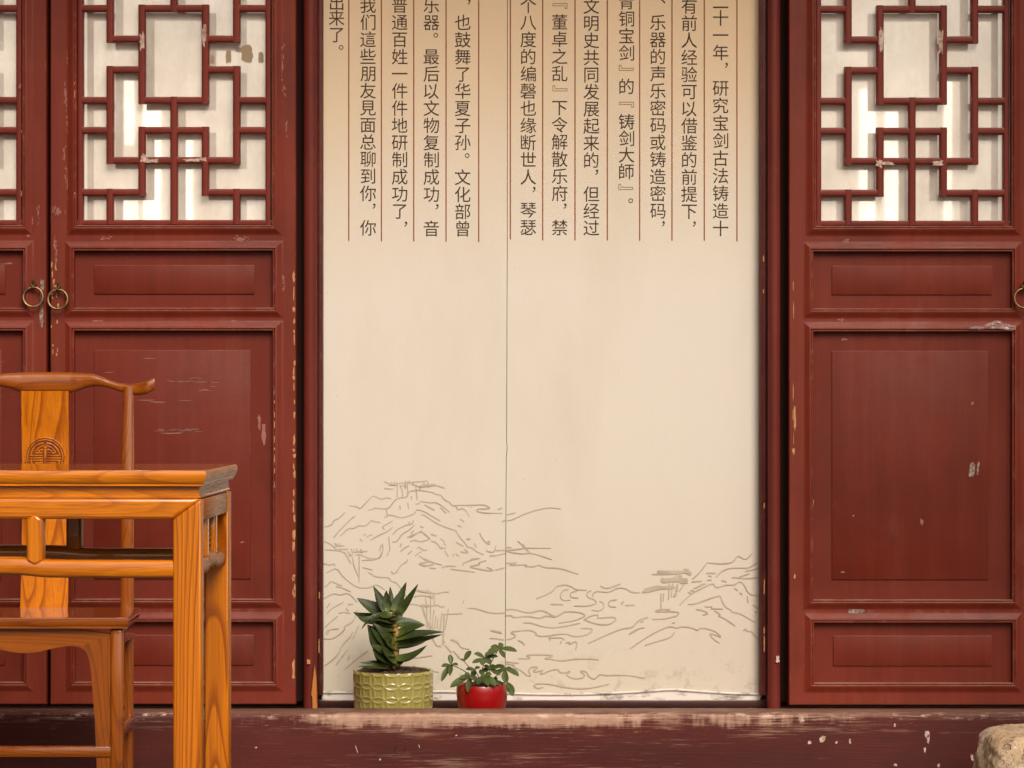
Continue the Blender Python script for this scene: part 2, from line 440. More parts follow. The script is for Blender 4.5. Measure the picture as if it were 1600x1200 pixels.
def patch(mb, px, py, w, h, Y, mi=0, jag=.28, n=18, rot=0.0, th=.0005):
    """an irregular thin flake, w x h photo pixels, standing proud of the plane at Y"""
    s = (Y - CAMY) / FPX
    c = P(px, py, Y)
    pts = []
    for k in range(n):
        a = 2 * math.pi * k / n
        q = max(abs(math.cos(a)), abs(math.sin(a))) ** -0.75
        r = 1 + rnd.uniform(-jag, jag)
        x, z = math.cos(a) * w * .5 * q * r * s, math.sin(a) * h * .5 * q * r * s
        x, z = x * math.cos(rot) - z * math.sin(rot), x * math.sin(rot) + z * math.cos(rot)
        pts.append((c.x + x, c.z + z))
    mb.prism_y(pts, Y - th, Y + .0002, mi)

def cluster(mb, px, py, w, h, Y, vert=True):
    n = int(max(3, min(40, w * h / 11)))
    for _ in range(n):
        x = px + rnd.gauss(0, w * .24); y = py + rnd.gauss(0, h * .26)
        a, b = rnd.uniform(.7, 1.9), rnd.uniform(2, 7)
        if not vert: a, b = b, a
        patch(mb, x, y, a, b, Y, jag=.5, n=9, rot=rnd.uniform(-.25, .25), th=.0003 + rnd.random() * .0003)

# ------------------------------------------------------------------ ground, ledge, interior
m = MB(); m.add([(-40, -60, 0), (40, -60, 0), (40, 20, 0), (-40, 20, 0)], [(0, 1, 2, 3)])
tag(m.build('ground', M['paving']), kind='structure')
LEDGE = .172
m = MB(); m.box(-3.2, 3.2, -.219, 1.4, .0, LEDGE); tag(m.build('floor', M['dark_wood']), kind='structure')
m = MB(); m.box(-3.2, 3.2, 1.3, 1.4, LEDGE + .001, 2.8); tag(m.build('wall', M['black']), kind='structure')

# ------------------------------------------------------------------ threshold beam
m = MB()
prof = [(-.30, 0.0), (-.30, .150), (-.30, .185)]
for k in range(9):
    a = math.pi * (1 - k / 16)      # pi -> pi/2
    prof.append((-.300 + .016 + .016 * math.cos(a), .206 - .013 + .013 * math.sin(a)))
prof += [(-.262, .2065), (-.226, .2060), (-.220, .201), (-.220, 0.0)]
rings = []
NX = 520
for i in range(NX + 1):
    x = -3.0 + 6.0 * i / NX
    ring = []
    for k, (y, z) in enumerate(prof):
        dn = 0
        if 4 <= k <= 12:
            q = mnoise.noise(Vector((x * 9, k * .3, 1.7))) * .0011 + mnoise.noise(Vector((x * 34, k * .5, 5))) * .0009
            g_ = max(0, mnoise.noise(Vector((x * 5.5, k * .22, 9.1))) - .28) * .010
            dn = q - g_
        ring.append((x, y - dn * .6, z + dn))
    rings.append(ring)
m.loft(rings)
beam = tag(m.build('threshold_beam', M['beam'], smooth=50), "long dark red timber threshold with a scraped pale upper edge across the bottom", "threshold")
ch = MB()
for px, py, w, h in [(1252, 1124, 8, 9), (1285, 1155, 9, 10), (1265, 1160, 5, 5), (1449, 1147, 8, 9), (1450, 1155, 4, 14), (1445, 1172, 3, 8), (1307, 1160, 3, 4), (1328, 1158, 3, 9), (1399, 1195, 5, 4), (1467, 1196, 4, 5), (1519, 1184, 4, 9), (1398, 1133, 3, 5)]:
    patch(ch, px, py, w, h, -.3004, th=.0006)
for px, py, w, h in [(400, 1168, 3, 2), (557, 1170, 1, 12), (655, 1166, 1, 6), (627, 1141, 2, 2), (713, 1149, 3, 2), (594, 1187, 3, 3)]:
    patch(ch, px, py, w, h, -.3004, rot=.3, th=.0006)
ch.build('paint_chips', M['paper'], beam)
# ring shaped dent on the face
m = MB(); c = P(625, 1170, -.3004); m.torus((c.x, c.y, c.z), .0105, .0011, 32, 6); m.build('ring_mark', M['beam'], beam)

# ------------------------------------------------------------------ doors
# leaf coordinates in photo pixels of the leaf whose outer edges are x 78..462 (Y = 0)
OPEN = [(120, 425, -184, 352), (116, 426, 392, 481), (116, 426, 517, 936), (117, 427, 972, 1066)]
XL, XR, ZT, ZB = 78, 462, -300, 1101
def build_frame():
    m = MB()
    D = .012
    # moulding profile: distance outward from the opening (px) -> height of the face in metres (negative y = proud)
    prof = [(0, .0155), (0, -.0015), (.7, -.0030), (2.2, -.0030), (2.7, -.0012), (3.3, -.0012), (4.0, -.0050), (5.2, -.0052), (7.5, -.0036), (10.5, -.0008), (13.5, .0018), (15.3, .0030), (16.5, .0034)]
    for (x0, x1, y0, y1) in OPEN:
        rings = []
        for d, h in prof:
            sd = d
            rings.append([(PX(x0 - sd), h, PZ(y0 - sd)), (PX(x1 + sd), h, PZ(y0 - sd)), (PX(x1 + sd), h, PZ(y1 + sd)), (PX(x0 - sd), h, PZ(y1 + sd))])
        m.loft(rings, caps=False)
    # flat rest of stiles and rails
    d = 16.5; h = .0034
    def flat(xa, xb, ya, yb): m.add([(PX(xa), h, PZ(yb)), (PX(xb), h, PZ(yb)), (PX(xb), h, PZ(ya)), (PX(xa), h, PZ(ya))], [(0, 1, 2, 3)])
    prev = ZT
    for (x0, x1, y0, y1) in OPEN:
        flat(XL + 2, x0 - d, y0 - d, y1 + d); flat(x1 + d, XR - 2, y0 - d, y1 + d)
        flat(XL + 2, XR - 2, prev, y0 - d); prev = y1 + d
    flat(XL + 2, XR - 2, prev, ZB - 2)
    # rounded outer arris, then sides and back
    e = [(XL + 2, h), (XL + .6, h + .0012), (XL, h + .004), (XL, .045)]
    rings = []
    for k, (xx, yy) in enumerate(e):
        i = xx - XL
        rings.append([(PX(XL + i), yy, PZ(ZT)), (PX(XR - i), yy, PZ(ZT)), (PX(XR - i), yy, PZ(ZB - i)), (PX(XL + i), yy, PZ(ZB - i))])
    m.loft(rings, caps=False)
    return m
RF = .0045
BARS_V = [(171, -82, 60), (171, 108, 250), (171, 300, 350), (171, -132, -177 - 6), (221, 12, 156), (221, 203, 300), (221, -35, -132), (271, -177 - 6, 12), (271, 156, 350),
          (320, 12, 156), (320, 203, 300), (320, -35, -132), (369, -82, 60), (369, 108, 250), (369, 300, 350), (369, -132, -177 - 6)]
BARS_H = [(12, 124, 171), (12, 221, 320), (12, 369, 418), (60, 171, 221), (60, 320, 369), (108, 171, 221), (108, 320, 369), (156, 124, 171), (156, 221, 320), (156, 369, 418),
          (203, 124, 171), (203, 221, 320), (203, 369, 418), (250, 171, 369), (300, 124, 221), (300, 320, 418),
          (-35, 124, 171), (-35, 221, 320), (-35, 369, 418), (-82, 171, 369), (-132, 124, 221), (-132, 320, 418)]
def bar(m, vertical, c, a, b, w, yf, yb):
    hw = w / 2; r = hw * .62
    sec = [(-hw, yb), (-hw, yf + r * S * .9)]
    for k in range(5):
        an = math.pi - k * math.pi / 8
        sec.append((-hw + r + r * math.cos(an), yf + r * S * .9 * (1 - math.sin(an))))
    sec2 = [(-x, y) for x, y in reversed(sec)]
    sec = sec + sec2
    a, b = min(a, b), max(a, b)
    if vertical: rings = [[(PX(c + x), y, PZ(q)) for x, y in sec] for q in (a, b)]
    else: rings = [[(PX(q), y, PZ(c + x)) for x, y in sec] for q in (a, b)]
    m.loft(rings)
def build_lattice(yf=.004, depth=.020, w=11.4):
    m = MB(); e = w / 2 - .25
    for c, a, b in BARS_V:
        a, b = min(a, b), max(a, b)
        bar(m, True, c, a - (e if a > -177 else 0), b + (e if b < 345 else 0), w, yf, yf + depth)
    for c, a, b in BARS_H:
        bar(m, False, c, a - (e if a > 130 else -3), b + (e if b < 410 else -3), w - .4, yf + .0009, yf + depth - .001)
    for c in (124.5, 418.5): bar(m, True, c, -184, 352, 9, yf + .002, yf + depth + .004)
    bar(m, False, 347.5, 120, 425, 9, yf + .0026, yf + depth + .003)
    return m
GRP = "carved red lattice door leaves"
leaf0 = thing('lattice_door', "", "door", (PX(XL), 0, PZ(ZB)), GRP)
build_frame().build('door_frame', M['red_door'], leaf0, smooth=32)
lat0 = build_lattice().build('lattice', M['red_lattice'], leaf0, smooth=40)
m = MB(); m.box(PX(118), PX(427), .027, .030, PZ(354), PZ(-186)); m.build('window_pane', M['pane'], leaf0)
def panel(name, o, f):
    m = MB(); x0, x1, y0, y1 = o
    m.box(PX(x0 - 3), PX(x1 + 3), .0150, .028, PZ(y1 + 3), PZ(y0 - 3))
    pn = m.build(name, M['red_panel'], leaf0)
    m = MB(); a, b, c, d = f
    m.rbox(PX(a), PX(b), .0112, .0170, PZ(d), PZ(c), .0012, 2)
    m.build('raised_field', M['red_panel'], pn, smooth=40)
panel('upper_panel', OPEN[1], (146, 397, 414, 459))
panel('lower_panel', OPEN[2], (146, 391, 547, 905))
panel('skirt_panel', OPEN[3], (148, 396, 993, 1040))
m = MB(); m.box(PX(460), PX(474), .047, .060, PZ(ZB - 2), PZ(ZT)); m.box(PX(64), PX(80), .047, .060, PZ(ZB - 2), PZ(ZT))
m.build('gap_shade_strip', M['black'], leaf0)  # dark strips added so the gaps beside the leaf read as shade

def ring_handle(leaf, px, py, tilt=.12):
    c = P(px, py, -.010)
    m = MB(); m.torus((c.x, c.y, c.z), 15.2 * S, 2.0 * S, 44, 10, tilt)
    h = m.build('ring_handle', M['brass'], leaf, smooth=60)
    m = MB()
    t0 = P(px, py - 15.2, -.010)
    m.tube([(t0.x - .0035, .003, t0.z + .006), (t0.x - .003, -.013, t0.z + .005), (t0.x - .001, -.0165, t0.z - .001), (t0.x, -.012, t0.z - .004)], [.0028, .0028, .0026, .002], 8)
    m.tube([(t0.x + .0035, .003, t0.z + .007), (t0.x + .003, -.012, t0.z + .007), (t0.x + .0015, -.015, t0.z + .002)], [.0026, .0026, .002], 8)
    m.tube([(t0.x, .003, t0.z + .005), (t0.x, -.009, t0.z + .012), (t0.x + .001, -.011, t0.z + .017)], [.004, .0042, .003], 8)
    m.build('handle_loop', M['brass'], h, smooth=60)

def leaf_at(shift_px):
    return copy_tree(leaf0), shift_px
leafL = copy_tree(leaf0); leafL.location.x += -390 * S
leafR = copy_tree(leaf0); leafR.location.x += 1155 * S; leafR.location.z += -1.2 * S
leafRR = copy_tree(leaf0); leafRR.location.x += 1545 * S; leafRR.location.z += -1.2 * S
leaf0["label"] = "red lattice door leaf directly left of the printed boards, behind the chair's right post"
leafL["label"] = "red lattice door leaf cut by the left picture edge, left of the black gap"
leafR["label"] = "red lattice door leaf right of the printed boards, with a plastic scrap on its rail"
leafRR["label"] = "red lattice door leaf at the far right, beyond the leaf with the plastic scrap"
ring_handle(leaf0, 90.5, 467.5); ring_handle(leafL, 52, 464); ring_handle(leafR, 1600, 466); ring_handle(leafRR, 1640, 466)

# wear: chips, scuffs and paper scraps where the photograph shows them
F = .0032
def wear_part(name, mat, leaf, items, Y=F, **k):
    m = MB()
    for it in items:
        yy_ = it[4] if len(it) > 4 else Y
        if name == 'scuffs' and it[2] * it[3] > 70: cluster(m, *it[:4], yy_, it[3] >= it[2])
        else: patch(m, *it[:4], yy_, **k)
    m.build(name, M[mat], leaf)
chips = []
y = 425
while y < 940:
    h = rnd.uniform(4, 20)
    if rnd.random() < .72: chips.append((459.6 + rnd.uniform(-1.0, .6), y + h / 2, rnd.uniform(1.6, 4.0), h))
    y += h + rnd.uniform(0, 13)
for yy, h in [(965, 12), (1040, 20), (1055, 12), (905, 6), (925, 8)]: chips.append((458.5, yy, 4, h))
y = 610
while y < 760:
    h = rnd.uniform(4, 14); chips.append((428.6 + rnd.uniform(-.5, .8), y + h / 2, rnd.uniform(1.5, 3.5), h, -.0022)); y += h + rnd.uniform(4, 18)
for _ in range(16): chips.append((rnd.uniform(80.5, 90), rnd.uniform(360, 560), rnd.uniform(1.2, 2.6), rnd.uniform(3, 11)))
chips += [(88, 447, 6, 5), (93, 452, 5, 4), (91, 478, 2.5, 8), (117, 148, 4, 12, -.002), (116, 130, 3, 5, -.002), (117, 302, 4, 3, -.002)]
wear_part('paint_chips', 'chip', leaf0, chips, jag=.35, n=12)
sc = [(103, 150, 7, 34), (105, 195, 5, 26), (100, 235, 6, 20), (108, 85, 8, 26), (106, 285, 10, 52), (90, 330, 16, 16), (86, 380, 6, 30), (88, 400, 4, 22), (110, 432, 9, 7),
      (440, 100, 8, 46), (444, 140, 5, 22), (447, 195, 4, 30), (375, 373, 32, 9), (163, 372, 20, 6), (152, 503, 22, 9), (365, 502, 16, 5), (443, 440, 9, 22), (430, 85, 5, 10), (59, 145, 1, 1)]
wear_part('scuffs', 'scuff', leaf0, sc[:-1], jag=.55, n=16)
sc2 = []
for xx, yy, n_ in [(305, 595, 9), (285, 673, 12), (240, 625, 4), (300, 608, 3)]:
    for _ in range(n_): sc2.append((xx + rnd.gauss(0, 30), yy + rnd.gauss(0, 2.2), rnd.uniform(8, 30), rnd.uniform(.7, 1.5), .0111))
sc2 += [(230, 560, 25, 1.0, .0111), (168, 582, 14, 1, .0111), (379, 847, 6, 2, .0111), (412, 680, 7, 26, .0148), (405, 660, 4, 18, .0148)]
wear_part('panel_scratches', 'scuff', leaf0, sc2, jag=.5, n=12)
wear_part('torn_paper', 'paper', leaf0, [(222, 65, 7, 25, .0036), (319, 56, 7, 28, .0036), (224, 247, 10, 12, .0036), (236, 251, 20, 5, .0044), (302, 250, 26, 4.5, .0044), (318, 249, 9, 6, .0036)], jag=.4)
wear_part('pane_stain', 'stain', leaf0, [(386, 84, 18, 26, .0268), (357, 88, 8, 20, .0268), (408, 90, 8, 16, .0268), (332, 93, 6, 12, .0268), (380, 78, 22, 8, .0266), (388, 93, 12, 9, .0266)], jag=.16, n=22)
wear_part('scuffs', 'scuff', leafL, [(39, 165, 8, 45), (39, 210, 8, 50), (38, 260, 6, 30), (35, 303, 8, 8), (31, 135, 4, 6), (60, 330, 5, 28), (50, 350, 6, 12), (44, 368, 5, 5), (10, 412, 34, 3, .0148)], jag=.45)
wear_part('grime_marks', 'residue', leafL, [(66, 446, 5, 16), (65, 495, 5, 26), (64, 470, 3, 20)], jag=.4)
wear_part('torn_paper', 'paper', leafR, [(1377, 62, 8, 30, .0034), (1470, 66, 7, 32, .0034), (1374, 256, 9, 12, .0034), (1385, 255, 22, 5, .0042), (1466, 255, 15, 8, .0034)], jag=.4)
wear_part('scuffs', 'scuff', leafR, [(1322, 376, 14, 9), (1330, 384, 22, 4), (1315, 499, 12, 9), (1330, 507, 22, 4), (1320, 530, 8, 4, .0148), (1402, 939, 3, 3), (1440, 815, 5, 9, .0110), (1520, 630, 4, 5, .0110), (1333, 806, 3, 3, .0110), (1317, 894, 5, 3, .0110)], jag=.5)
wear_part('grey_residue', 'residue', leafR, [(1338, 952, 26, 13)], jag=.15)
wear_part('tape_mark', 'residue', leafR, [(1519, 734, 8, 22, .0110), (1528, 732, 3, 20, .0110)], jag=.15, rot=-.12)
chips = []
y = 440
while y < 760:
    h = rnd.uniform(4, 26)
    if rnd.random() < .5: chips.append((1239.5 + rnd.uniform(-.4, .6), y + h / 2, rnd.uniform(.8, 1.8), h))
    y += h + rnd.uniform(6, 24)
chips += [(1242, 655, 3, 38), (1240, 705, 4, 10), (1270, 785, 3, 8, -.002), (1242, 900, 3, 7)]
wear_part('paint_chips', 'chip', leafR, chips, jag=.35, n=12)

# plastic scrap stuck on the right leaf's middle rail
m = MB(); nx, nz = 26, 8; vs = []; fs = []
for i in range(nx + 1):
    for k in range(nz + 1):
        u, v = i / nx, k / nz
        topc = 513 - (3 + 10 * math.exp(-((u - .62) / .22) ** 2)) if u < .9 else 506 + 2 * u
        botc = 514 + 4 * math.sin(u * 9) * u * .5
        p = P(1513 + 74 * u, topc + (botc - topc) * v, -.006 - .010 * abs(mnoise.noise(Vector((u * 7, v * 3, 3)))) - .004 * u)
        vs.append(p)
for i in range(nx):
    for k in range(nz):
        a = i * (nz + 1) + k; fs.append((a, a + 1, a + nz + 2, a + nz + 1))
m.add(vs, fs)
tag(m.build('plastic_scrap', M['film'], smooth=30), "crumpled scrap of clear plastic film on the right door's middle rail", "plastic scrap")

# second lattice and added glowing panels behind the milky panes
for sh, dz in ((0, 0), (-390, 0), (1155, -1.2), (1545, -1.2)):
    c = lat0.copy(); c.data = lat0.data; COL.objects.link(c)
    par = {0: leaf0, -390: leafL, 1155: leafR, 1545: leafRR}[sh]
    c.name = 'inner_lattice'; c.parent = par; c.location = (0, .150, 0)
LIT = {0: [(195, 208, 120, 225), (224, 250, 160, 352), (186, 214, 305, 352), (290, 300, 200, 352)], -390: [(-30, -10, 100, 352)], 1155: [(1344, 1367, 140, 352), (1384, 1402, 175, 352), (1476, 1487, 115, 352)], 1545: [(1760, 1785, 120, 352)]}
for sh, dz in ((0, 0), (-390, 0), (1155, -1.2), (1545, -1.2)):
    par = {0: leaf0, -390: leafL, 1155: leafR, 1545: leafRR}[sh]
    m = MB(); m.box(PX(104 + sh), PX(440 + sh), .240, .246, PZ(372), PZ(-200)); m.build('glow_panel', M['pane_glow'], par)
    m = MB()
    for a, b, c, d in LIT[sh]:
        p0, p1 = P(a, c, .234), P(b, d, .234)
        m.box(p0.x, p1.x, .234, .238, p1.z, p0.z)
    m.build('bright_slot', M['lit'], par)
    m = MB()
    m.box(PX(100 + sh), PX(104 + sh), .05, .25, PZ(376), PZ(-204)); m.box(PX(440 + sh), PX(444 + sh), .05, .25, PZ(376), PZ(-204)); m.box(PX(104 + sh), PX(440 + sh), .05, .25, PZ(376), PZ(372.5))
    m.build('inner_box', M['plaster'], par)

# ------------------------------------------------------------------ posts beside the boards
def post(name, label, px_a, px_b, fa, fb, flip):
    base = P((px_a + px_b) / 2, 1107, .02)
    th_ = thing(name, label, "door post", (base.x, .03, LEDGE), "red posts either side of the boards")
    xa, xb = P(px_a, 0, .02).x, P(px_b, 0, .02).x
    n = 14; hw = (xb - xa) / 2; cx = (xa + xb) / 2
    sec = [(cx - hw * math.cos(math.pi * k / n), .032 - hw * .85 * math.sin(math.pi * k / n)) for k in range(n + 1)] + [(xb, .12), (xa, .12)]
    m = MB(); m.loft([[(x, y, z) for x, y in sec] for z in (LEDGE + .001, 2.35)])
    sh = m.build('post_shaft', M['red_post'], th_, smooth=50)
    ya = .05
    a, b = P(fa, 0, ya).x, P(fb, 0, ya).x
    m = MB(); m.rbox(a, b, ya, .12, PZ(1090), 2.35, .003, 2)
    q = (b - a)
    m.rbox(a + q * .32, b - q * .30, ya - .003, ya + .004, PZ(1090), 2.35, .0012, 2)
    m.build('edge_moulding', M['dark_moulding'], th_, smooth=40)
    return th_, sh
M['dark_moulding'] = red_paint('dark_moulding_paint', (.060, .010, .008), (.095, .016, .012), .7)
pl, psl = post('door_post', "red rounded post left of the boards with orange bare wood at its foot", 473.5, 494.5, 495.5, 504, False)
pr, psr = post('door_post', "red rounded post right of the boards, next to the door with the plastic scrap", 1200.5, 1220, 1187.5, 1199, True)
m = MB()
def at(px, py, Y=.0135): p = P(px, py, Y); return (p.x, p.z)
m.prism_y([at(491.5, 1040), at(494, 1060), at(495, 1085), at(494.5, 1088), at(495.5, 1107), at(488.5, 1107), at(488, 1090), at(486.5, 1085), at(489, 1060)], .012, .030)
m.build('bare_wood_split', M['split'], pl)
m = MB(); patch(m, 482, 1034, 5, 7, .0135, th=.001); m.build('nail_mark', M['chip'], pl)
m = MB(); patch(m, 1215, 1030, 5, 10, .0155, th=.001); m.build('nail_mark', M['paper'], pr)
m = MB()
for yy, h in [(918, 22), (985, 10), (1005, 24), (790, 8)]: patch(m, 1194 , yy, 1.6, h, .0465, th=.0008)
for yy, h in [(404, 9), (455, 6)]: patch(m, 1193, yy, 2, h, .0465, th=.0008)
m.build('paint_chips', M['chip'], pr)
m = MB(); patch(m, 498.5, 1010, 1.6, 22, .0465, th=.0008); patch(m, 499, 930, 1.4, 10, .0465, th=.0008); m.build('paint_chips', M['chip'], pl)
m = MB(); m.box(-3.0, 3.0, .125, .16, LEDGE + .001, PZ(1094)); m.rbox(P(494, 0, .07).x, P(1204, 0, .07).x, .072, .124, LEDGE + .001, P(0, 1094.5, .072).z, .004, 2)
tag(m.build('bottom_rail', M['dark_wood'], smooth=40), "dark brown bottom rail under the printed boards, behind the potted plants", "rail")
m = MB(); m.box(-3.0, 3.0, -.02, .25, 2.36, 2.62); tag(m.build('lintel_beam', M['red_post']), "heavy red lintel beam spanning above the doors and boards", "beam")

m = MB(); m.box(-4.2, 4.2, -.95, .3, 2.80, 2.92)  # unseen roof added to shade the upper doors and boards
for k in range(28): m.box(-4.1 + k * .3, -4.02 + k * .3, -1.08, .2, 2.70, 2.795)
tag(m.build('shade_roof', M['shade_eave']), "unseen dark red roof with rafters, added to shade the doors and boards", "roof")

for cx0, lb in ((1.66, "unseen thick red column added to shade the right of the doors"), (-1.95, "unseen thick red column added to shade the left of the doors")):  # unseen columns added to throw soft shade at both sides
    m = MB(); m.lathe((cx0, -1.30, 0), [(.001, 0), (.20, 0), (.20, .10), (.165, .16), (.140, .165), (.140, 2.79)], 48)
    tag(m.build('shade_column', M['red_post'], smooth=40), lb, "column", "unseen columns added to shade the doors")

m = MB(); m.box(-1.80, -1.66, -3.6, -.36, 0, 2.69)  # unseen wall added to cut light on the left side
for k in range(9): m.rbox(-1.662, -1.640, -3.55 + k * .36, -3.27 + k * .36, .25, 2.4, .006, 1)
tag(m.build('shade_wall', M['red_panel']), "unseen dark red panelled wall added to shade the left of the table", "wall")

# ------------------------------------------------------------------ printed boards
BY = .085
seam = [(793, -320), (792.6, 380), (791.5, 690), (792.5, 700), (791, 715), (790, 900), (789.3, 1095)]
def board(name, label, left):
    base = P(650 if left else 990, 1095, BY)
    b = thing(name, label, "display board", (base.x, BY, base.z))
    out = 503 if left else 1190
    sg = -1 if left else 1
    m = MB()
    s = BY
    edge = [at(x + sg * .45, y, BY) for x, y in seam]
    poly = [at(out + (0 if left else .8), -320, BY)] + edge if left else edge
    if left: poly = [at(out, -320, BY)] + edge + [at(out, 1095, BY)]
    else: poly = edge + [at(out, 1090, BY), at(out, -320, BY)]
    m.prism_y(poly, BY, BY + .012)
    m.build('printed_panel', M['board'], b)
    return b
bdL = board('display_board', "left cream board printed with red ruled Chinese columns and misty mountains", True)
bdR = board('display_board', "right cream board printed with dense Chinese columns, waves and a small pine", False)
m = MB(); a_, b_ = P(496, 0, .0985).x, P(1198, 0, .0985).x; m.box(a_, b_, .0985, .1005, LEDGE + .002, 2.35)
tag(m.build('backing_sheet', M['backing']), "dark backing seen as the thin line between the two printed boards", "backing")

COLS = [
 (526, 'L', [("出", 4), ("来", 28), ("了", 54)], [("。", 533, 74)]),
 (575, 'L', [(c, 8 + 26.72 * i) for i, c in enumerate("我们這些朋友見面总聊到你")] + [("你", 356)], [("，", 584.5, 322)]),
 (624.5, 'L', [(c, 8 + 26.8 * i) for i, c in enumerate("普通百姓一件件地研制成功了")], [("，", 634, 350)]),
 (674, 'L', [("乐", 8), ("器", 35)] + [(c, 88.5 + 26.85 * i) for i, c in enumerate("最后以文物复制成功")] + [("音", 357)], [("。", 681, 55), ("，", 683, 323)]),
 (723, 'L', [("也", 35)] + [(c, 62 + 26.75 * i) for i, c in enumerate("鼓舞了华夏子孙")] + [(c, 277 + 26.75 * i) for i, c in enumerate("文化部曾")], [("，", 733, 3), ("。", 730, 243)]),
 (825.5, 'R', [(c, 8 + 26.85 * i) for i, c in enumerate("个八度的编磬也缘断世人")] + [("琴", 328), ("瑟", 355)], [("，", 834.5, 296)]),
 (874.5, 'R', [(c, 34.5 + 26.8 * i) for i, c in enumerate("董卓之乱")] + [(c, 168 + 26.8 * i) for i, c in enumerate("下令解散乐府")] + [("禁", 355.5)], [("，", 883, 322), ("﹃", 875, 9), ("﹄", 875, 138.5)]),
 (924, 'R', [(c, 9.5 + 26.75 * i) for i, c in enumerate("文明史共同发展起来的")] + [(c, 303 + 26.6 * i) for i, c in enumerate("但经过")], [("，", 932.5, 269)]),
 (979, 'R', [(c, 2.5 + 26.7 * i) for i, c in enumerate("青铜宝剑")] + [("的", 135)] + [(c, 190 + 26 * i) for i, c in enumerate("铸剑大師")], [("﹄", 978.5, 106.5), ("﹃", 979, 163), ("﹄", 978, 292.5), ("。", 985.5, 313.5)]),
 (1028, 'R', [(c, 35 + 26.75 * i) for i, c in enumerate("乐器的声乐密码或铸造密码")], [("、", 1036.5, 2), ("，", 1036.5, 349.5)]),
 (1077, 'R', [(c, 9.5 + 26.7 * i) for i, c in enumerate("有前人经验可以借鉴的前提下")], [("，", 1085, 350)]),
 (1126, 'R', [("二", 3), ("十", 28), ("一", 55), ("年", 82)] + [(c, 137.5 + 27.4 * i) for i, c in enumerate("研究宝剑古法铸造十")], [("，", 1135, 102)]),
]
GL = {}
def glyph(ch):
    if ch in GL: return GL[ch]
    cu = bpy.data.curves.new('glyph', 'FONT'); cu.body = ch; cu.size = 1.0; cu.resolution_u = 3
    ob = bpy.data.objects.new('glyph', cu); COL.objects.link(ob)
    bpy.context.view_layer.update()
    me = ob.to_mesh()
    vs = [(v.co.x, v.co.y) for v in me.vertices]; fs = [tuple(p.vertices) for p in me.polygons]
    ob.to_mesh_clear()
    bpy.data.objects.remove(ob); bpy.data.curves.remove(cu)
    GL[ch] = (vs, fs); return GL[ch]
INKY = BY - .0006
def put(mb, ch, px, py, em, center_bbox):
    vs, fs = glyph(ch)
    if not vs: return
    xs = [v[0] for v in vs]; ys = [v[1] for v in vs]
    if center_bbox: cx, cy = (min(xs) + max(xs)) / 2, (min(ys) + max(ys)) / 2
    else: cx, cy = (min(xs) + max(xs)) / 2, .38 * EMK
    c = P(px, py, INKY); s = em * (INKY - CAMY) / FPX / EMK
    mb.add([(c.x + (x - cx) * s, INKY, c.z + (y - cy) * s) for x, y in vs], fs)
gx = [v[0] for v in glyph("國")[0]]
EMK = (max(gx) - min(gx)) / .84 if gx else 1.0      # em size of the fallback glyphs in font units
for cx, sd, chars, punct in COLS:
    b = bdL if sd == 'L' else bdR
    m = MB()
    for chx, py in chars: put(m, chx, cx, py, 26.4, False)
    for chx, px, py in punct:
        if chx not in "﹃﹄": put(m, chx, px, py, 24, True)
    m.build('text_column', M['ink'], b)
    q = [p for p in punct if p[0] in "﹃﹄"]
    if q:
        m = MB()
        for chx, px, py in q: 
            w_, sgn = 11.5, (1 if chx == "﹃" else -1)
            s = (INKY - CAMY) / FPX
            def rect(x0, x1, y0, y1):
                p0, p1 = P(px + min(x0, x1), py + max(y0, y1), INKY), P(px + max(x0, x1), py + min(y0, y1), INKY)
                m.add([(p0.x, INKY, p0.z), (p1.x, INKY, p0.z), (p1.x, INKY, p1.z), (p0.x, INKY, p1.z)], [(0, 1, 2, 3)])
            rect(-w_, w_, sgn * -3.9, sgn * -3.0); rect(-w_, sgn * 0 + w_, sgn * -.4, sgn * .4) if False else None
            rect(sgn * -w_, sgn * (w_ - 4), sgn * -.4, sgn * .5)
            rect(sgn * (w_ - .9), sgn * w_, sgn * -3.0, sgn * 5); rect(sgn * (w_ - 4), sgn * (w_ - 3.1), sgn * .5, sgn * 5)
            rect(sgn * -w_, sgn * (-w_ + .9), sgn * -3.0, sgn * -.4); rect(sgn * (w_ - 3.1), sgn * (w_ - .9), sgn * 4.1, sgn * 5)
        m.build('quote_marks', M['ink_pale'], b)
for px, y1 in [(545, 376), (596, 377), (646.5, 377), (697, 377.5), (748, 378)]:
    m = MB(); p0, p1 = P(px - .95, y1, INKY), P(px + .95, -300, INKY); m.add([(p0.x, INKY, p0.z), (p1.x, INKY, p0.z), (p1.x, INKY, p1.z), (p0.x, INKY, p1.z)], [(0, 1, 2, 3)]); m.build('column_rule', M['rule'], bdL)
for px, y1 in [(797.5, 374), (848, 375.5), (898.5, 375.5), (949, 375.5), (999.5, 376), (1050, 376), (1100.5, 376), (1151.5, 377)]:
    m = MB(); p0, p1 = P(px - .95, y1, INKY), P(px + .95, -300, INKY); m.add([(p0.x, INKY, p0.z), (p1.x, INKY, p0.z), (p1.x, INKY, p1.z), (p0.x, INKY, p1.z)], [(0, 1, 2, 3)]); m.build('column_rule', M['rule'], bdR)
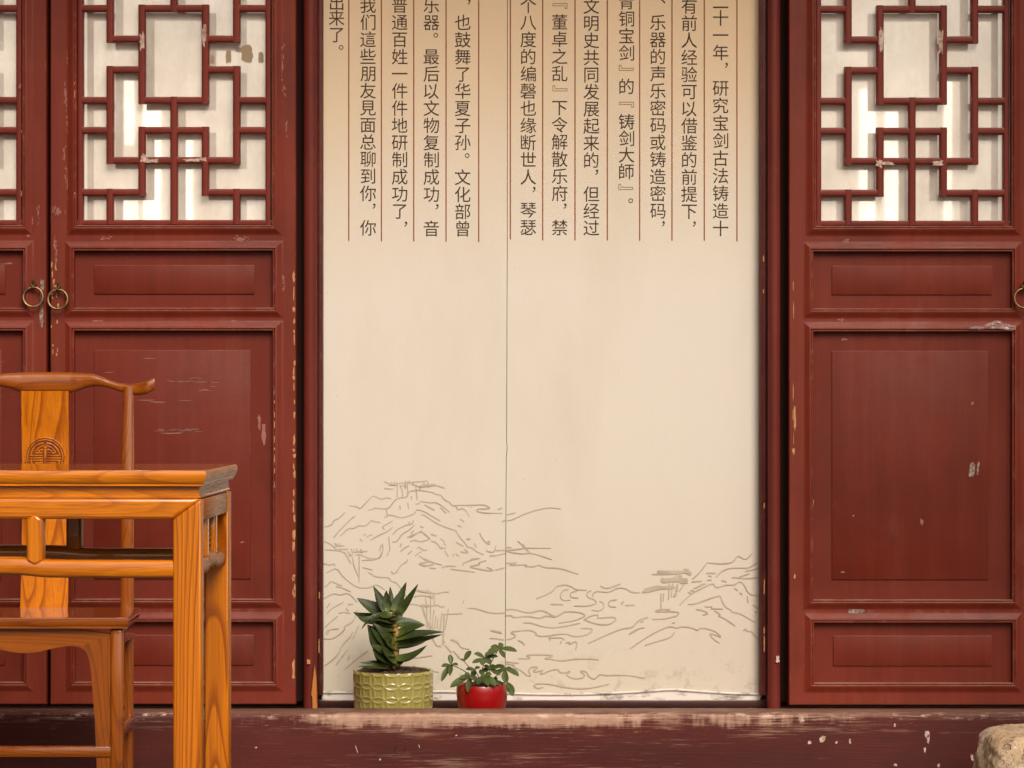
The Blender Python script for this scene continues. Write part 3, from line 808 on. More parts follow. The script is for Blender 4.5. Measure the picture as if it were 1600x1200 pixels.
# pale line drawing on the boards, traced as strokes with their own width
def smooth_line(pts, it=2):
    for _ in range(it):
        q = [pts[0]]
        for a, b in zip(pts[:-1], pts[1:]):
            q.append((a[0] * .78 + b[0] * .22, a[1] * .78 + b[1] * .22)); q.append((a[0] * .22 + b[0] * .78, a[1] * .22 + b[1] * .78))
        q.append(pts[-1]); pts = q
    return pts
STROKES = [
 ((500, 740, 8.889), """60,745 165,715 190,650 260,625 350,535|400,445 520,460 550,490 580,470 720,320 750,310 860,360 920,330 990,350
|670,510 740,490 760,475 860,490 955,490 1060,340 1210,330 1230,260 1260,240 1330,235 1380,225 1580,260|1075,200 1070,330|1110,180 1145,220 1145,340|1215,110 1215,320|1330,180 1350,370|1380,170 1390,230
|890,110 960,145 1070,150 1100,130 1300,120 1500,100|890,205 1020,215|1260,150 1330,160 1380,190 1420,160 1600,150|990,115 1000,155|1030,110 1040,160|1070,110 1075,200|1190,95 1195,210|1175,130 1180,215|1240,95 1240,150|1290,110 1300,160|1100,165 1200,170|1440,120 1450,170|1500,120 1505,165
|920,495 930,580 1000,575 1130,620 1310,565 1345,495 1430,515 1600,620|890,610 940,590|190,890 270,790 440,620 490,590|280,870 400,755 470,765 530,720 640,730 720,640 725,660 840,680|865,740 895,780|865,740 1010,655
|700,925 830,850 930,810 1010,745|1010,850 1060,785 1180,720 1235,710 1245,665|1240,715 1280,700 1300,650|1310,715 1240,785 1140,840 1080,930 1040,950 1000,950|1210,880 1270,885 1400,790 1540,910 1390,950 1310,920 1250,945
|955,870 965,1010 975,1040 930,1150|870,970 875,1070 840,1180 690,1185 600,1140 540,1120 490,1135|830,1080 840,1010 860,990|60,940 150,980 240,1065|60,1055 330,1075 400,1200|250,1050 390,1050
|205,960 225,1010|235,970 250,1010|270,970 285,1010|210,1010 340,1000|430,1040 450,1090|470,1050 480,1090|510,1040 515,1085|560,1045 580,1085|440,1100 560,1080 660,1080|380,1080 430,1130|400,1140 460,1130|1350,1040 1375,1015 1430,1060 1490,1065|1320,1140 1410,1080|1120,1080 1170,1035 1240,1000|1220,1120 1280,1070
|600,860 640,835|650,880 690,855 730,850|550,905 590,940|1220,400 1230,490|1110,440 1115,500|1270,310 1270,360|1280,820 1300,790|1110,1020 1135,970|1390,730 1440,750"""),
 ((640, 740, 8.889), """0,245 60,235 140,230 330,260 370,290 430,290 480,360 560,400 590,445 650,450 665,510 730,480 780,510 835,600|590,440 850,440 1040,430 1130,485 1050,490 940,490 930,525 1050,550 1290,550|80,425 135,415 150,380 300,410 360,395 470,460 560,540|140,180 320,150 490,200|200,160 215,195|240,160 255,200|270,150 285,190
|430,470 510,550|200,430 350,510|160,570 200,570 370,690 540,760 650,790 680,860 790,990 800,1020 870,1030 940,1090 1030,1125|90,500 190,515 430,660|700,630 760,670|665,720 725,740|790,900 810,915 845,905|970,820 1010,900 1070,970 1120,980|1080,940 1120,950
|1060,1065 1110,1090 1180,1090 1200,1000|1190,1065 1340,1065 1560,1045|1110,1140 1200,1140 1330,1105|150,790 290,910|300,940 360,945 450,1055|430,1020 510,1040|490,1070 540,1150|290,840 380,865|430,900 490,945 480,970 510,1000|645,950 750,1010|700,1085 830,1105 760,1045|640,1110 690,1150|600,1150 620,1110|1280,670 1340,640|1350,655 1420,645 1500,605 1600,560 1780,500 1950,470 2100,490|1220,500 1290,475|1350,570 1470,545|900,970 930,1030|0,870 100,830|20,830 60,790"""),
 ((500, 860, 8.889), """50,180 150,205 190,175 210,215|90,310 230,235 320,370 520,520 680,520 740,490 800,475 900,545|450,90 470,220 545,380|545,60 545,450|340,20 430,180|580,140 820,120 860,20|590,235 730,270|670,300 780,370 960,375 990,430 1060,440 1120,520 1200,640|1220,120 1200,165 1130,195 1060,310 1010,325 990,290
|1380,70 1450,125 1600,180 1500,210 1380,190 1450,160|60,500 100,490 150,420 250,470 310,490|220,505 290,510 430,575|230,450 260,490|50,670 180,595 290,620 370,590 430,620 520,720|100,880 150,810 330,715|90,800 140,730|260,870 340,855 430,870|70,1070 160,980 250,910|240,1190 350,1100 330,1060 450,1000 490,920 520,820|80,1160 110,1100 250,1090|390,750 460,745|360,800 400,840|670,710 840,700|700,725 830,750"""),
 ((640, 870, 8.889), """0,655 100,660 160,690 260,680 340,680 390,665 430,695 490,690|90,470 180,475 260,470 310,500 390,510 460,490 550,485|60,555 170,530 330,560|110,450 120,480|250,450 270,490|150,660 260,690|320,500 340,540|220,560 240,700 240,990|290,510 290,1000|345,510 345,660|170,690 220,840 320,1010|340,730 310,1000|370,820 340,1000|395,860 380,1000|450,770 420,1030|540,720 490,1020|450,800 735,785
|150,0 340,85 450,110|140,90 135,100 190,130 340,105|140,90 270,65|270,150 370,160|450,150 500,125 650,130|570,170 720,185 900,210|740,120 740,90 860,40 980,20|1070,50 950,80 990,105 820,130 900,155 1080,190 1180,190 1070,140|1180,185 1320,150|800,715 900,710 1080,770 1200,785 1320,775|1140,1020 1280,1050|1110,1130 1200,1135 1320,1150|480,1060 470,1140 490,1200|570,1145 640,1155 690,1200|850,30 960,15|755,600 745,650"""),
 ((780, 840, 7.2727), """75,110 140,112|70,145 240,130 300,115 590,120|80,150 150,170 260,185 370,170 600,250|210,35 270,90 350,175|270,70 300,120|75,290 200,285|200,285 90,315 320,305|320,305 285,325 390,330 450,305 510,340 690,345 900,415|420,695 600,620 650,550 740,535 800,545 880,595 1000,595|790,585 720,600 690,660 720,715 810,710|890,605 810,620 810,680 900,685
|1050,600 1000,620 1000,675 1080,700 1120,745 1000,780 850,775|1140,720 1190,740 1190,800 1130,835 1050,820|1340,705 1250,715 1240,780 1330,790|1420,725 1390,740 1400,765|1070,670 1060,640 1110,605 1240,625 1330,575 1420,570 1530,625 1600,620|1150,545 1200,575 1260,570 1380,525|580,755 730,760|1430,770 1540,765
|70,820 170,810 300,850 380,850 450,825 520,835 640,905 700,870 740,840 840,840 940,855 990,890 850,945 675,970|75,885 150,885 155,910 300,890 380,900 460,920 530,885 640,905|270,965 360,965 470,1005 600,1025 740,1010 920,970|960,935 1020,900 1070,880 1135,875 1115,915|1115,915 1310,900 1335,930 1260,985 1150,990 1050,965 970,935
|0,1160 130,1155 200,1115 110,1070 350,1045 430,1085 410,1105 510,1125 740,1085 860,1125 980,1110 1065,1060 1050,1030 930,1030|560,1140 720,1135 740,1165|1010,1200 1380,1035 1500,1025 1550,980 1600,930|1480,1095 1600,1030"""),
 ((980, 850, 7.2727), """0,515 60,550 140,550|385,560 385,735|415,560 410,650|480,440 470,635|520,440 500,600|570,450 580,500 530,600|590,340 590,400|560,340 560,400|650,450 590,540|400,440 480,430|280,345 430,345 560,335|320,770 500,765 590,775 580,810 440,850 280,855|320,760 390,740 490,745|740,400 830,320 910,210|905,210 1050,225 1200,215 1255,125 1345,185 1420,110
|1010,375 1060,320 1150,275 1280,270 1380,275 1490,205|1490,280 1340,310|1190,390 1200,375 1340,395 1490,380|1270,375 1390,335|730,430 850,420|900,330 1010,330|920,360 960,365|910,410 960,405|600,690 720,570 850,500 980,440 1000,490 1050,490 1110,465 1220,465 1280,420 1330,460 1380,570 1490,590
|720,530 760,525|760,500 810,490|800,480 850,470|840,460 890,450|690,545 730,560|740,520 770,545|690,685 780,680 1060,575 1075,640 1120,720 1180,745 1190,770 1280,785 1460,890|880,710 970,715|950,735 1090,735|990,755 1070,805 1030,815 1110,845 1230,930|780,740 860,750 930,790 860,805|1430,690 1490,740|1450,770 1490,775|1365,590 1375,670|1070,410 1130,430|1220,500 1260,530|1280,550 1310,575
|0,960 70,940 120,870 240,830|20,1025 120,960 200,950|150,885 190,880|30,1190 280,1020 480,930 560,955 620,935 740,950 800,985 840,945 1000,985 1080,1065 1000,1030 930,1010 980,1080 1050,1125|540,1000 500,1060 330,1110 200,1150|510,900 545,890|1320,985 1350,960 1370,995 1410,985 1440,1030 1490,1075"""),
 ((780, 980, 6.154), """180,125 220,140 245,170|600,130 590,160|640,150 680,140 670,165 740,130 750,170 735,215|180,300 290,300 300,290 250,265 400,260 545,270 420,300 500,305 600,325 720,305 860,300 960,315|70,350 150,365|60,330 190,345|485,105 490,125
|130,375 220,420 265,465 310,470 280,420 310,380 390,380 320,420 360,430 430,405 390,440 410,450 520,405 575,405 580,435 640,435 690,420 640,460 720,495 800,490 830,460 770,415 840,425 865,480 920,500 960,455 1005,455 1010,465 1150,460 1280,465 1400,490|430,575 370,590 330,565 360,540 480,545 620,575 740,590 860,590 1060,545"""),
 ((500, 970, 8.572), """50,240 180,240 300,150 340,100|60,600 150,540 250,440 300,320 420,200|210,595 370,380|330,650 430,560 560,460 640,400|370,520 400,460|440,240 520,60|400,230 440,150|100,180 130,110 250,105|50,970 180,965 300,1040"""),
 ((520, 880, 5.0), """920,595 980,620 1000,660 1070,670|880,640 930,700|940,680 1000,750|780,840 830,850|780,980 880,1060|700,330 760,520 800,640 850,650|870,400 860,640|780,720 640,740|1230,525 1320,545"""),
]
THICK = [((980, 850, 7.2727), "170,545 300,515 400,495 540,490;5|200,515 330,485 400,490;4|380,412 480,408 690,410;6|340,318 500,320 650,320;5|650,300 690,320 730,345;6|600,430 690,425;6|560,560 530,600;4|570,470 560,540;4|640,290 700,300;4|220,500 215,520;2.5|250,490 245,515;2.5|290,480 290,510;2.5|330,470 335,500;2.5|365,475 370,505;2.5|400,380 405,415;2.5|530,370 535,410;2.5|610,350 615,410;3"),
         ((500, 740, 8.889), "960,145 1070,150;3|1380,180 1600,152;3.2|1180,160 1200,165;3.5|560,1075 600,1080;3.5|400,1120 440,1135;3"),
         ((640, 870, 8.889), "120,470 310,495;3.2|150,670 260,685;3.4|260,545 330,560;3")]
SN = [0]
def stroke(pts, wpx):
    SN[0] += 1; ky = INKY - .00002 - 4e-6 * SN[0]
    n = len(pts)
    for left in (True, False):
        vs = []; runs = []
        for i, (x, y) in enumerate(pts):
            ok = (x <= 790.2 if left else x >= 790.2) and 504.5 < x < 1187.5
            if ok: vs.append((i, x, y))
            if (not ok or i == n - 1) and vs: runs.append(vs); vs = []
        for run in runs:
            if len(run) < 2: continue
            mb = drawL if left else drawR
            o = []
            for k, (i, x, y) in enumerate(run):
                a = run[max(k - 1, 0)]; b = run[min(k + 1, len(run) - 1)]
                dx, dy = b[1] - a[1], b[2] - a[2]; L = math.hypot(dx, dy) or 1
                u = i / max(n - 1, 1)
                w = wpx * .5 * (.55 + .45 * min(1, 6 * min(u, 1 - u) + .1)) * (1 + .3 * mnoise.noise(Vector((x * .06, y * .06, wpx))))
                o.append(P(x - dy / L * w, y + dx / L * w, ky)); o.append(P(x + dy / L * w, y - dx / L * w, ky))
            mb.add(o, [(2 * k, 2 * k + 1, 2 * k + 3, 2 * k + 2) for k in range(len(run) - 1)])
drawL, drawR = MB(), MB()
for (ox, oy, sc), txt in STROKES:
    for ln in txt.replace("\n", "").split("|"):
        pts = [tuple(float(q) for q in p.split(",")) for p in ln.split()]
        stroke(smooth_line([(ox + x / sc, oy + y / sc) for x, y in pts]), 1.8)
for (ox, oy, sc), txt in THICK:
    for ln in txt.split("|"):
        ln, w = ln.split(";")
        pts = [tuple(float(q) for q in p.split(",")) for p in ln.split()]
        stroke(smooth_line([(ox + x / sc, oy + y / sc) for x, y in pts]), float(w))
drawL.build('landscape_drawing', M['draw'], bdL); drawR.build('landscape_drawing', M['draw'], bdR)

# swollen, dirty lower edge of the boards with a lifted cable-like lip
m = MB()
for px in range(0, 1): pass
lip = [(505, 1082), (560, 1082), (680, 1080.5), (720, 1081), (789, 1083)]
lipR = [(792, 1083), (830, 1084.5), (870, 1085), (920, 1084.5), (980, 1082), (1020, 1079.5), (1047, 1077), (1090, 1080), (1140, 1083.5), (1188, 1084.5)]
for L_, bd in ((lip, bdL), (lipR, bdR)):
    m = MB(); m.tube([P(x, y, BY - .003) for x, y in smooth_line(L_)], .0030, 8)
    m.build('swollen_lip', M['strip'], bd, smooth=60)
    m = MB(); x0, x1 = L_[0][0], L_[-1][0]; N = 60; vs = []; fs = []
    for i in range(N + 1):
        x = x0 + (x1 - x0) * i / N
        yt = next((a[1] + (b[1] - a[1]) * (x - a[0]) / (b[0] - a[0]) for a, b in zip(L_[:-1], L_[1:]) if a[0] <= x <= b[0]), L_[-1][1])
        vs += [P(x, yt + 1.0, BY - .0012), P(x, 1097, BY - .004)]
    m.add(vs, [(2 * i, 2 * i + 1, 2 * i + 3, 2 * i + 2) for i in range(N)])
    m.build('stained_edge', M['strip'], bd)

# ------------------------------------------------------------------ table
TXL, TXR, TYF, TYB = -1.541, -.492, -2.04, -1.665
TC = (TXL + TXR) / 2
table = thing('writing_table', "glossy orange wooden table with short struts under its top, in front of the chair", "table", (TC, (TYF + TYB) / 2, 0))
lo, li = .0093, .0556                         # leg outer / inner inset from the board edge
LX = [(TXR - li, TXR - lo), (TXL + lo, TXL + li)]
FY = (TYF + .010, TYF + .040); BYt = (TYB - .046, TYB - .010)
m = MB()
# board with rounded nose and a small bead below
def nose(dn): return dn
prof = [(0.012, .8010), (0.006, .8010), (.0025, .8002), (.0005, .7975), (0, .792), (.0012, .786), (.004, .7805), (.0065, .7785), (.0060, .7778), (.0060, .7755), (.008, .7748)]
rings = [[(TXL + d, TYF + d, z), (TXR - d, TYF + d, z), (TXR - d, TYB - d, z), (TXL + d, TYB - d, z)] for d, z in prof]
m.loft(rings)
top = m.build('table_top', M['wood_x'], table, smooth=35); end_faces(top, M['side_x'])
m = MB(); d = .0135; m.rbox(TXL + d, TXR - d, TYF + d + .003, TYB - d, .7555, .7747, .0015, 1)
m.rbox(TXL + d - .002, TXR - d + .002, TYF + d + .001, TYB - d + .002, .7555, .7595, .0012, 1)
end_faces(m.build('waist_moulding', M['wood_x'], table, smooth=35), M['side_x'])
ZR, ZI = .7553, .7215
for yf, yb, nm in ((FY[0], FY[1], 'upper_rail'), (BYt[0], BYt[1], 'upper_rail')):
    m = MB(); m.prism_y([(LX[1][1] - .0002, ZI), (LX[0][0] + .0002, ZI), (LX[0][1] - .0006, ZR - .0004), (LX[1][0] + .0006, ZR - .0004)], yf + .0006, yb - .0006)
    m.build(nm, M['wood_x'], table, smooth=45, bevel=.0055)
    for k, (a, b) in enumerate(LX):
        m = MB()
        inner = a if k == 0 else b; outer = b if k == 0 else a
        if yf > TYF + .1: inner += .004 if k == 0 else -.004
        m.prism_y([(inner, 0), (outer, 0), (outer, ZR), (inner, ZI - .0004)], yf, yb)
        end_faces(m.build('leg', M['wood_z'], table, smooth=45, bevel=.0035), M['side_z'])
def hump(u):   # lower rail rises a little towards the middle
    return .0050 * (1 / (1 + math.exp(-(u - .235) * 90)))
def lower_rail(p0, p1, across, name, mat, zc=.641, h=.0148):
    """rail from p0 to p1 (x,y), `across` = half thickness"""
    p0, p1 = Vector(p0), Vector(p1); L = (p1 - p0).length; dr = (p1 - p0) / L; nr = Vector((-dr.y, dr.x))
    rings = []
    N = 60
    for i in range(N + 1):
        s = L * i / N; u = min(s, L - s) / 1.0
        z = zc + hump(u if L > .6 else u * 2.2)
        c = p0 + dr * s; ring = []
        for k in range(14):
            a = 2 * math.pi * k / 14
            ca, sa = math.cos(a), math.sin(a)
            ca = math.copysign(abs(ca) ** .55, ca); sa = math.copysign(abs(sa) ** .55, sa)
            q = c + nr * across * ca
            ring.append((q.x, q.y, z + h * sa))
        rings.append(ring)
    m = MB(); m.loft(rings); return m.build(name, M[mat], table, smooth=50)
lower_rail((LX[1][1] - .004, FY[0] + .016), (LX[0][0] + .004, FY[0] + .016), .0145, 'lower_rail', 'wood_x')
lower_rail((LX[1][1] - .004, BYt[0] + .018), (LX[0][0] + .004, BYt[0] + .018), .0145, 'lower_rail', 'wood_x')
for (a, b) in LX:
    xm = (a + b) / 2
    lower_rail((xm, FY[1] - .004), (xm, BYt[0] + .004), .0185, 'side_rail', 'side_x')
    m = MB(); m.rbox(a + .0012, b - .0012, FY[1] - .001, BYt[0] + .001, ZI - .004, ZR - .0012, .004, 2); m.build('side_apron', M['side_x'], table, smooth=40)
def strut(x0, x1, y0, y1, z0, z1, face):
    m = MB(); c = (x0 + x1) / 2; h = (x1 - x0) / 2
    if face == 'x':
        m.prism_y([(x0, z0 - .001), (c, z0 - .0085), (x1, z0 - .001), (x1, z1 - .001), (c, z1 + .0075), (x0, z1 - .001)], y0, y1)
        o_ = m.build('strut', M['wood_z'], table, smooth=50, bevel=.004); end_faces(o_, M['side_z']); return o_
    m.rbox(x0, x1, y0, y1, z0, z1, .004, 2); return m.build('strut', M['wood_z'], table, smooth=50)
for dx in (-.2443, .2443):
    strut(TC + dx - .0132, TC + dx + .0132, FY[0] - .0003, FY[0] + .028, .655, .7225, 'x')
    strut(TC + dx - .0132, TC + dx + .0132, BYt[0] + .006, BYt[0] + .032, .655, .7225, 'x')
for (a, b) in LX:
    for fy in (.36, .70):
        yc = FY[1] + (BYt[0] - FY[1]) * fy
        strut(a + .008, b - .008, yc - .012, yc + .012, .652, .722, 'y')
    m = MB(); y0 = FY[1] + (BYt[0] - FY[1]) * .44; y1 = FY[1] + (BYt[0] - FY[1]) * .62; xm = (a + b) / 2
    m.rbox(xm - .006, xm + .006, y0, y1, .655, .7215, .002, 1)
    for k in range(7):
        for j in range(3):
            m.rbox(xm - .0085, xm + .0085, y0 + .006 + j * .022, y0 + .018 + j * .022, .660 + k * .0085, .6652 + k * .0085, .0015, 1)
    m.build('carved_insert', M['side_x'], table, smooth=40)

table.rotation_euler.z = -.036                # the table stands slightly askew
h_ = Vector((TXR, TYF, 0)) - table.location
table.location += h_ - Matrix.Rotation(-.036, 3, 'Z') @ h_

# ------------------------------------------------------------------ chair
XC = -1.008
DY = -.055
chair = thing('yokeback_chair', "honey brown wooden chair with a round carved medallion on its back, behind the table", "chair", (XC, -.68, 0))
SF, SB, ZS = -.78, -.515, .458
def seat_ring(d, z): return [(XC - .2173 + d, SF + d, z), (XC + .2173 - d, SF + d, z), (XC + .2065 - d, SB - d, z), (XC - .2065 + d, SB - d, z)]
m = MB(); m.loft([seat_ring(d, z) for d, z in [(.010, ZS), (.004, ZS), (.001, ZS - .0012), (0, ZS - .004), (.0005, ZS - .014), (.003, ZS - .019), (.002, ZS - .0195), (.002, ZS - .0225), (.005, ZS - .0235)]])
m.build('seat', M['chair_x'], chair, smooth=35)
for sg in (1, -1):
    xo = XC + sg * .204
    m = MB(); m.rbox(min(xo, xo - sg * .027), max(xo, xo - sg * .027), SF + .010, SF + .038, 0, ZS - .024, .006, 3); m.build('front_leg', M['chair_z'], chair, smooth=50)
    # back post in one piece with the rear leg
    xp = XC + sg * .1795
    m = MB(); rings = []
    for z, y, r in [(0, -.478, .0135), (.2, -.4755, .0138), (.46, -.472, .0142), (.6, -.470, .0142), (.78, -.462, .0142), (.90, -.450, .0110), (.934, -.446, .012)]:
        ring = []
        for k in range(16):
            a = 2 * math.pi * (k + .5) / 16; ca, sa = math.cos(a), math.sin(a)
            ring.append((xp + r * math.copysign(abs(ca) ** .6, ca), y + DY + r * math.copysign(abs(sa) ** .6, sa), z))
        rings.append(ring)
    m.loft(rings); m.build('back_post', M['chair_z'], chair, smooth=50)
    m = MB(); m.rbox(min(xo - sg * .006, xo - sg * .020), max(xo - sg * .006, xo - sg * .020), SF + .036, SB - .026, .205, .228, .003, 2); m.build('side_stretcher', M['chair_y'], chair, smooth=40)
    m = MB(); m.rbox(min(xo - sg * .008, xo - sg * .020), max(xo - sg * .008, xo - sg * .020), SF + .036, SB - .026, ZS - .062, ZS - .0243, .003, 2); m.build('side_apron', M['chair_y'], chair, smooth=40)
m = MB(); m.rbox(XC - .166, XC + .166, -.484 + DY, -.462 + DY, .092, .112, .003, 2); m.build('back_stretcher', M['chair_x'], chair, smooth=40)
m = MB(); m.rbox(XC - .179, XC + .179, SF + .012, SF + .036, .168, .190, .004, 2); m.build('foot_rail', M['chair_x'], chair, smooth=40)
def cz(py): return EYE - (py - 600) * (5.735 / FPX)
def cx_(px): return (px - 800) * (5.735 / FPX)
half = [(38.45, 1020.5), (43, 1020.4), (48, 1020), (54, 1019.4), (62, 1018.2), (74, 1015.5), (88, 1012), (102, 1010), (114, 1009.5), (124, 1011), (131, 1015), (136, 1022), (139.5, 1033), (142, 1050), (145, 1085), (148, 1130), (150, 1170), (152, 1230), (154, 1320)]
right = [(cx_(a), cz(b)) for a, b in half]
xi = XC + .204 - .0268
m = MB(); pr_ = right + [(xi, cz(1320)), (xi, ZS - .0242)]
# right half and its mirror as two quads strips so the arch stays clean
for sg in (1, -1):
    N = len(right)
    f0 = [(XC + sg * abs(x - XC), z) for x, z in right]
    tops = []
    for k, (x, z) in enumerate(right):
        # top / outer partner of every contour point
        if k <= 8: tops.append((x, ZS - .0242))
        else:
            u = (k - 8) / (N - 1 - 8)
            tops.append((xi, (ZS - .0242) + (cz(1320) - (ZS - .0242)) * u ** 1.6))
    t0 = [(XC + sg * abs(x - XC), z) for x, z in tops]
    for y in (SF + .016, SF + .030):
        vs = [(x, y, z) for x, z in f0] + [(x, y, z) for x, z in t0]
        m.add(vs, [(k, k + 1, N + k + 1, N + k) for k in range(9)]); m.add(vs, [(k, k + 1, N + k + 1, N + k) for k in range(9, N - 1)], 1)
    vs = [(x, SF + .016, z) for x, z in f0] + [(x, SF + .030, z) for x, z in f0]
    m.add(vs, [(k, k + 1, N + k + 1, N + k) for k in range(N - 1)])
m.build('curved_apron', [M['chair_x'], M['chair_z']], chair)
# top rail
secs = [(0, 581, 614.5, .017), (22, 581, 614.5, .017), (38, 581.6, 614, .0165), (47, 582.2, 611.5, .0165), (58, 582.8, 607.5, .016), (73, 584, 604, .0155), (88, 589, 604.5, .015), (103, 595, 608, .0145), (118, 598.6, 613, .014), (133, 599.5, 617, .014), (146, 598, 618, .0135), (158, 594.5, 615.5, .013), (166, 591.2, 611.5, .012), (171, 589.2, 607.5, .0105)]
full = [(-a, b, c, d) for a, b, c, d in reversed(secs[1:])] + secs
rings = []
for dx, yt, yb, dep in full:
    s = 6.0 / FPX
    x = XC + dx * s
    zt, zb = EYE - (yt - 600) * s, EYE - (yb - 600) * s
    yc = -.446 + DY + .018 * (1 - min(1, abs(dx) / 150) ** 2) - (.006 if abs(dx) > 150 else 0)
    ring = []
    for k in range(20):
        a = 2 * math.pi * k / 20; ca, sa = math.cos(a), math.sin(a)
        ring.append((x, yc + dep * math.copysign(abs(ca) ** .62, ca), (zt + zb) / 2 + (zt - zb) / 2 * math.copysign(abs(sa) ** .72, sa)))
    rings.append(ring)
def resample(rings, n=4):
    out = []
    for i in range(len(rings) - 1):
        p0 = rings[max(i - 1, 0)]; p1 = rings[i]; p2 = rings[i + 1]; p3 = rings[min(i + 2, len(rings) - 1)]
        for k in range(n):
            t_ = k / n; r = []
            for a, b, c, d in zip(p0, p1, p2, p3):
                a, b, c, d = Vector(a), Vector(b), Vector(c), Vector(d)
                r.append(tuple(.5 * ((2 * b) + (c - a) * t_ + (2 * a - 5 * b + 4 * c - d) * t_ ** 2 + (3 * b - a - 3 * c + d) * t_ ** 3)))
            out.append(r)
    out.append(rings[-1]); return out
m = MB(); m.loft(resample(rings)); m.build('top_rail', M['chair_x'], chair, smooth=60)
# splat, gently curved
sx0, sx1 = XC - .0525, XC + .0500
def splat_y(z): return -.452 + DY + .014 * math.sin((z - .47) / .45 * math.pi * 1.15) - .014 * (1 - (z - .47) / .45)
rings = []
for i in range(25):
    z = ZS - .005 + (.925 - ZS + .005) * i / 24
    y = splat_y(z); rings.append([(sx0, y + .001, z), (sx0 + .001, y, z), (sx1 - .001, y, z), (sx1, y + .001, z), (sx1, y + .010, z), (sx0, y + .010, z)])
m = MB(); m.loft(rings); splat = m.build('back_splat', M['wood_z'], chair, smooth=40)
# carved roundel (stylised longevity character)
mc = P(73.5, 715, -.51); mc.x = (sx0 + sx1) / 2
sy = splat_y(mc.z)
m = MB(); rr = .0440; n = 48
m.add([(mc.x, sy - .0003, mc.z)] + [(mc.x + rr * math.cos(2 * math.pi * k / n), splat_y(mc.z + rr * math.sin(2 * math.pi * k / n)) - .0003, mc.z + rr * math.sin(2 * math.pi * k / n)) for k in range(n)], [(0, k + 1, (k + 1) % n + 1) for k in range(n)])
md = m.build('medallion', M['carve'], splat)
m = MB()
def yy(z): return splat_y(z) - .0012
def rbar(x0, x1, z0, z1):
    zc = (z0 + z1) / 2
    m.rbox(mc.x + x0 * .001, mc.x + x1 * .001, yy(mc.z + zc * .001) - .0008, yy(mc.z + zc * .001) + .0022, mc.z + z0 * .001, mc.z + z1 * .001, .0005, 1)
def arc(r0, a0, a1, w=1.25):
    pts = []
    N = max(6, int(abs(a1 - a0) / 6))
    for k in range(N + 1):
        a = R(a0 + (a1 - a0) * k / N); z = mc.z + r0 * .001 * math.sin(a)
        pts.append((mc.x + r0 * .001 * math.cos(a), yy(z) + .0004, z))
    m.tube(pts, w * .001, 8)
arc(42.6, 0, 360, 1.5); arc(38.2, 0, 360, 1.5)
for sg in (1, -1):
    arc(31.5, 90 - sg * 6, 90 - sg * 78, 2.0); arc(25, 90 - sg * 8, 90 - sg * 62, 1.6); arc(18.5, 90 - sg * 16, 90 - sg * 66, 1.9)
    arc(31.5, -90 + sg * 6, -90 + sg * 78, 2.0); arc(24, -90 + sg * 10, -90 + sg * 62, 1.7)
    for z in (10.2, 4.2, -1.0, -6.2, -11.5):
        a, b = (5, 23) if abs(z) > 8 else (5, 34)
        rbar(min(sg * a, sg * b), max(sg * a, sg * b), z - 1.5, z + 1.5)
    rbar(min(sg * 4, sg * 20), max(sg * 4, sg * 20), 14.6, 16.8)
rbar(-2.2, 2.2, -30, 30); rbar(-4, 4, 20.5, 22.5); rbar(-6, 6, 26, 27.5)
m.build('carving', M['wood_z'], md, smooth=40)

# ------------------------------------------------------------------ potted aloe in a green embossed pot
GY = -.112
gc = P(614.5, 1107, GY); gz = LEDGE + .0005
aloe = thing('potted_aloe', "spiky dark green aloe in a pale green glazed pot embossed with circles", "potted plant", (gc.x, GY, gz), "potted plants behind the threshold")
PR, PH = .0905, P(0, 1046, GY).z - gz
m = MB()
NU, NV = 300, 84; CU = 18; cell = 2 * math.pi / CU
cellh = .0305
rings, at_ = [], []
for j in range(NV + 1):
    v = j / NV; z = PH * v; ring = []
    for i in range(NU):
        a = 2 * math.pi * i / NU
        uu = (a / cell) % 1.0; vv = ((z - PH + .0015) / cellh) % 1.0
        h = 0
        for du in (-1, 0, 1):
            for dv in (-1, 0, 1):
                d = math.hypot((uu - .5 - du), (vv - .5 - dv)) - .705
                h = max(h, math.exp(-(d / .070) ** 2))
        base = PR * (1 - .035 * (1 - v) ** 2 - .02 * max(0, (v - .93) / .07) ** 2)
        r = base + .0019 * h
        dz = 0
        if v > .93: dz = -.0035 * (v - .93) / .07 * (.5 - .5 * math.cos(2 * math.pi * uu))
        ring.append((gc.x + r * math.cos(a), GY + r * math.sin(a), gz + z + dz))
    rings.append(ring)
for rr_, zz in ((PR * .955, PH - .001), (PR * .93, PH - .004), (PR * .92, PH - .03)):
    rings.append([(gc.x + rr_ * math.cos(2 * math.pi * i / NU), GY + rr_ * math.sin(2 * math.pi * i / NU), gz + zz) for i in range(NU)])
rings.insert(0, [(gc.x + .0005 * math.cos(2 * math.pi * i / NU), GY + .0005 * math.sin(2 * math.pi * i / NU), gz) for i in range(NU)])
m.loft(rings, caps=False)
pot = m.build('pot', M['green_glaze'], aloe, smooth=60)
def soil(c, r, z, amp, parent, seed):
    m = MB(); n = 40; vs = [(c.x, c.y, z)]; fs = []
    NR = 12
    for j in range(1, NR + 1):
        for i in range(n):
            a = 2 * math.pi * i / n; q = r * j / NR
            x, y = c.x + q * math.cos(a), c.y + q * math.sin(a)
            vs.append((x, y, z + amp * (mnoise.noise(Vector((x * 60, y * 60, seed))) + .7 * mnoise.noise(Vector((x * 150, y * 150, seed))))))
    for i in range(n): fs.append((0, 1 + i, 1 + (i + 1) % n))
    for j in range(NR - 1):
        for i in range(n):
            a = 1 + j * n + i; b = 1 + j * n + (i + 1) % n
            fs.append((a, a + n, b + n, b))
    m.add(vs, fs); return m.build('soil', M['soil'], parent, smooth=30)
soil(gc, PR * .925, gz + PH - .0045, .0085, pot, 3)

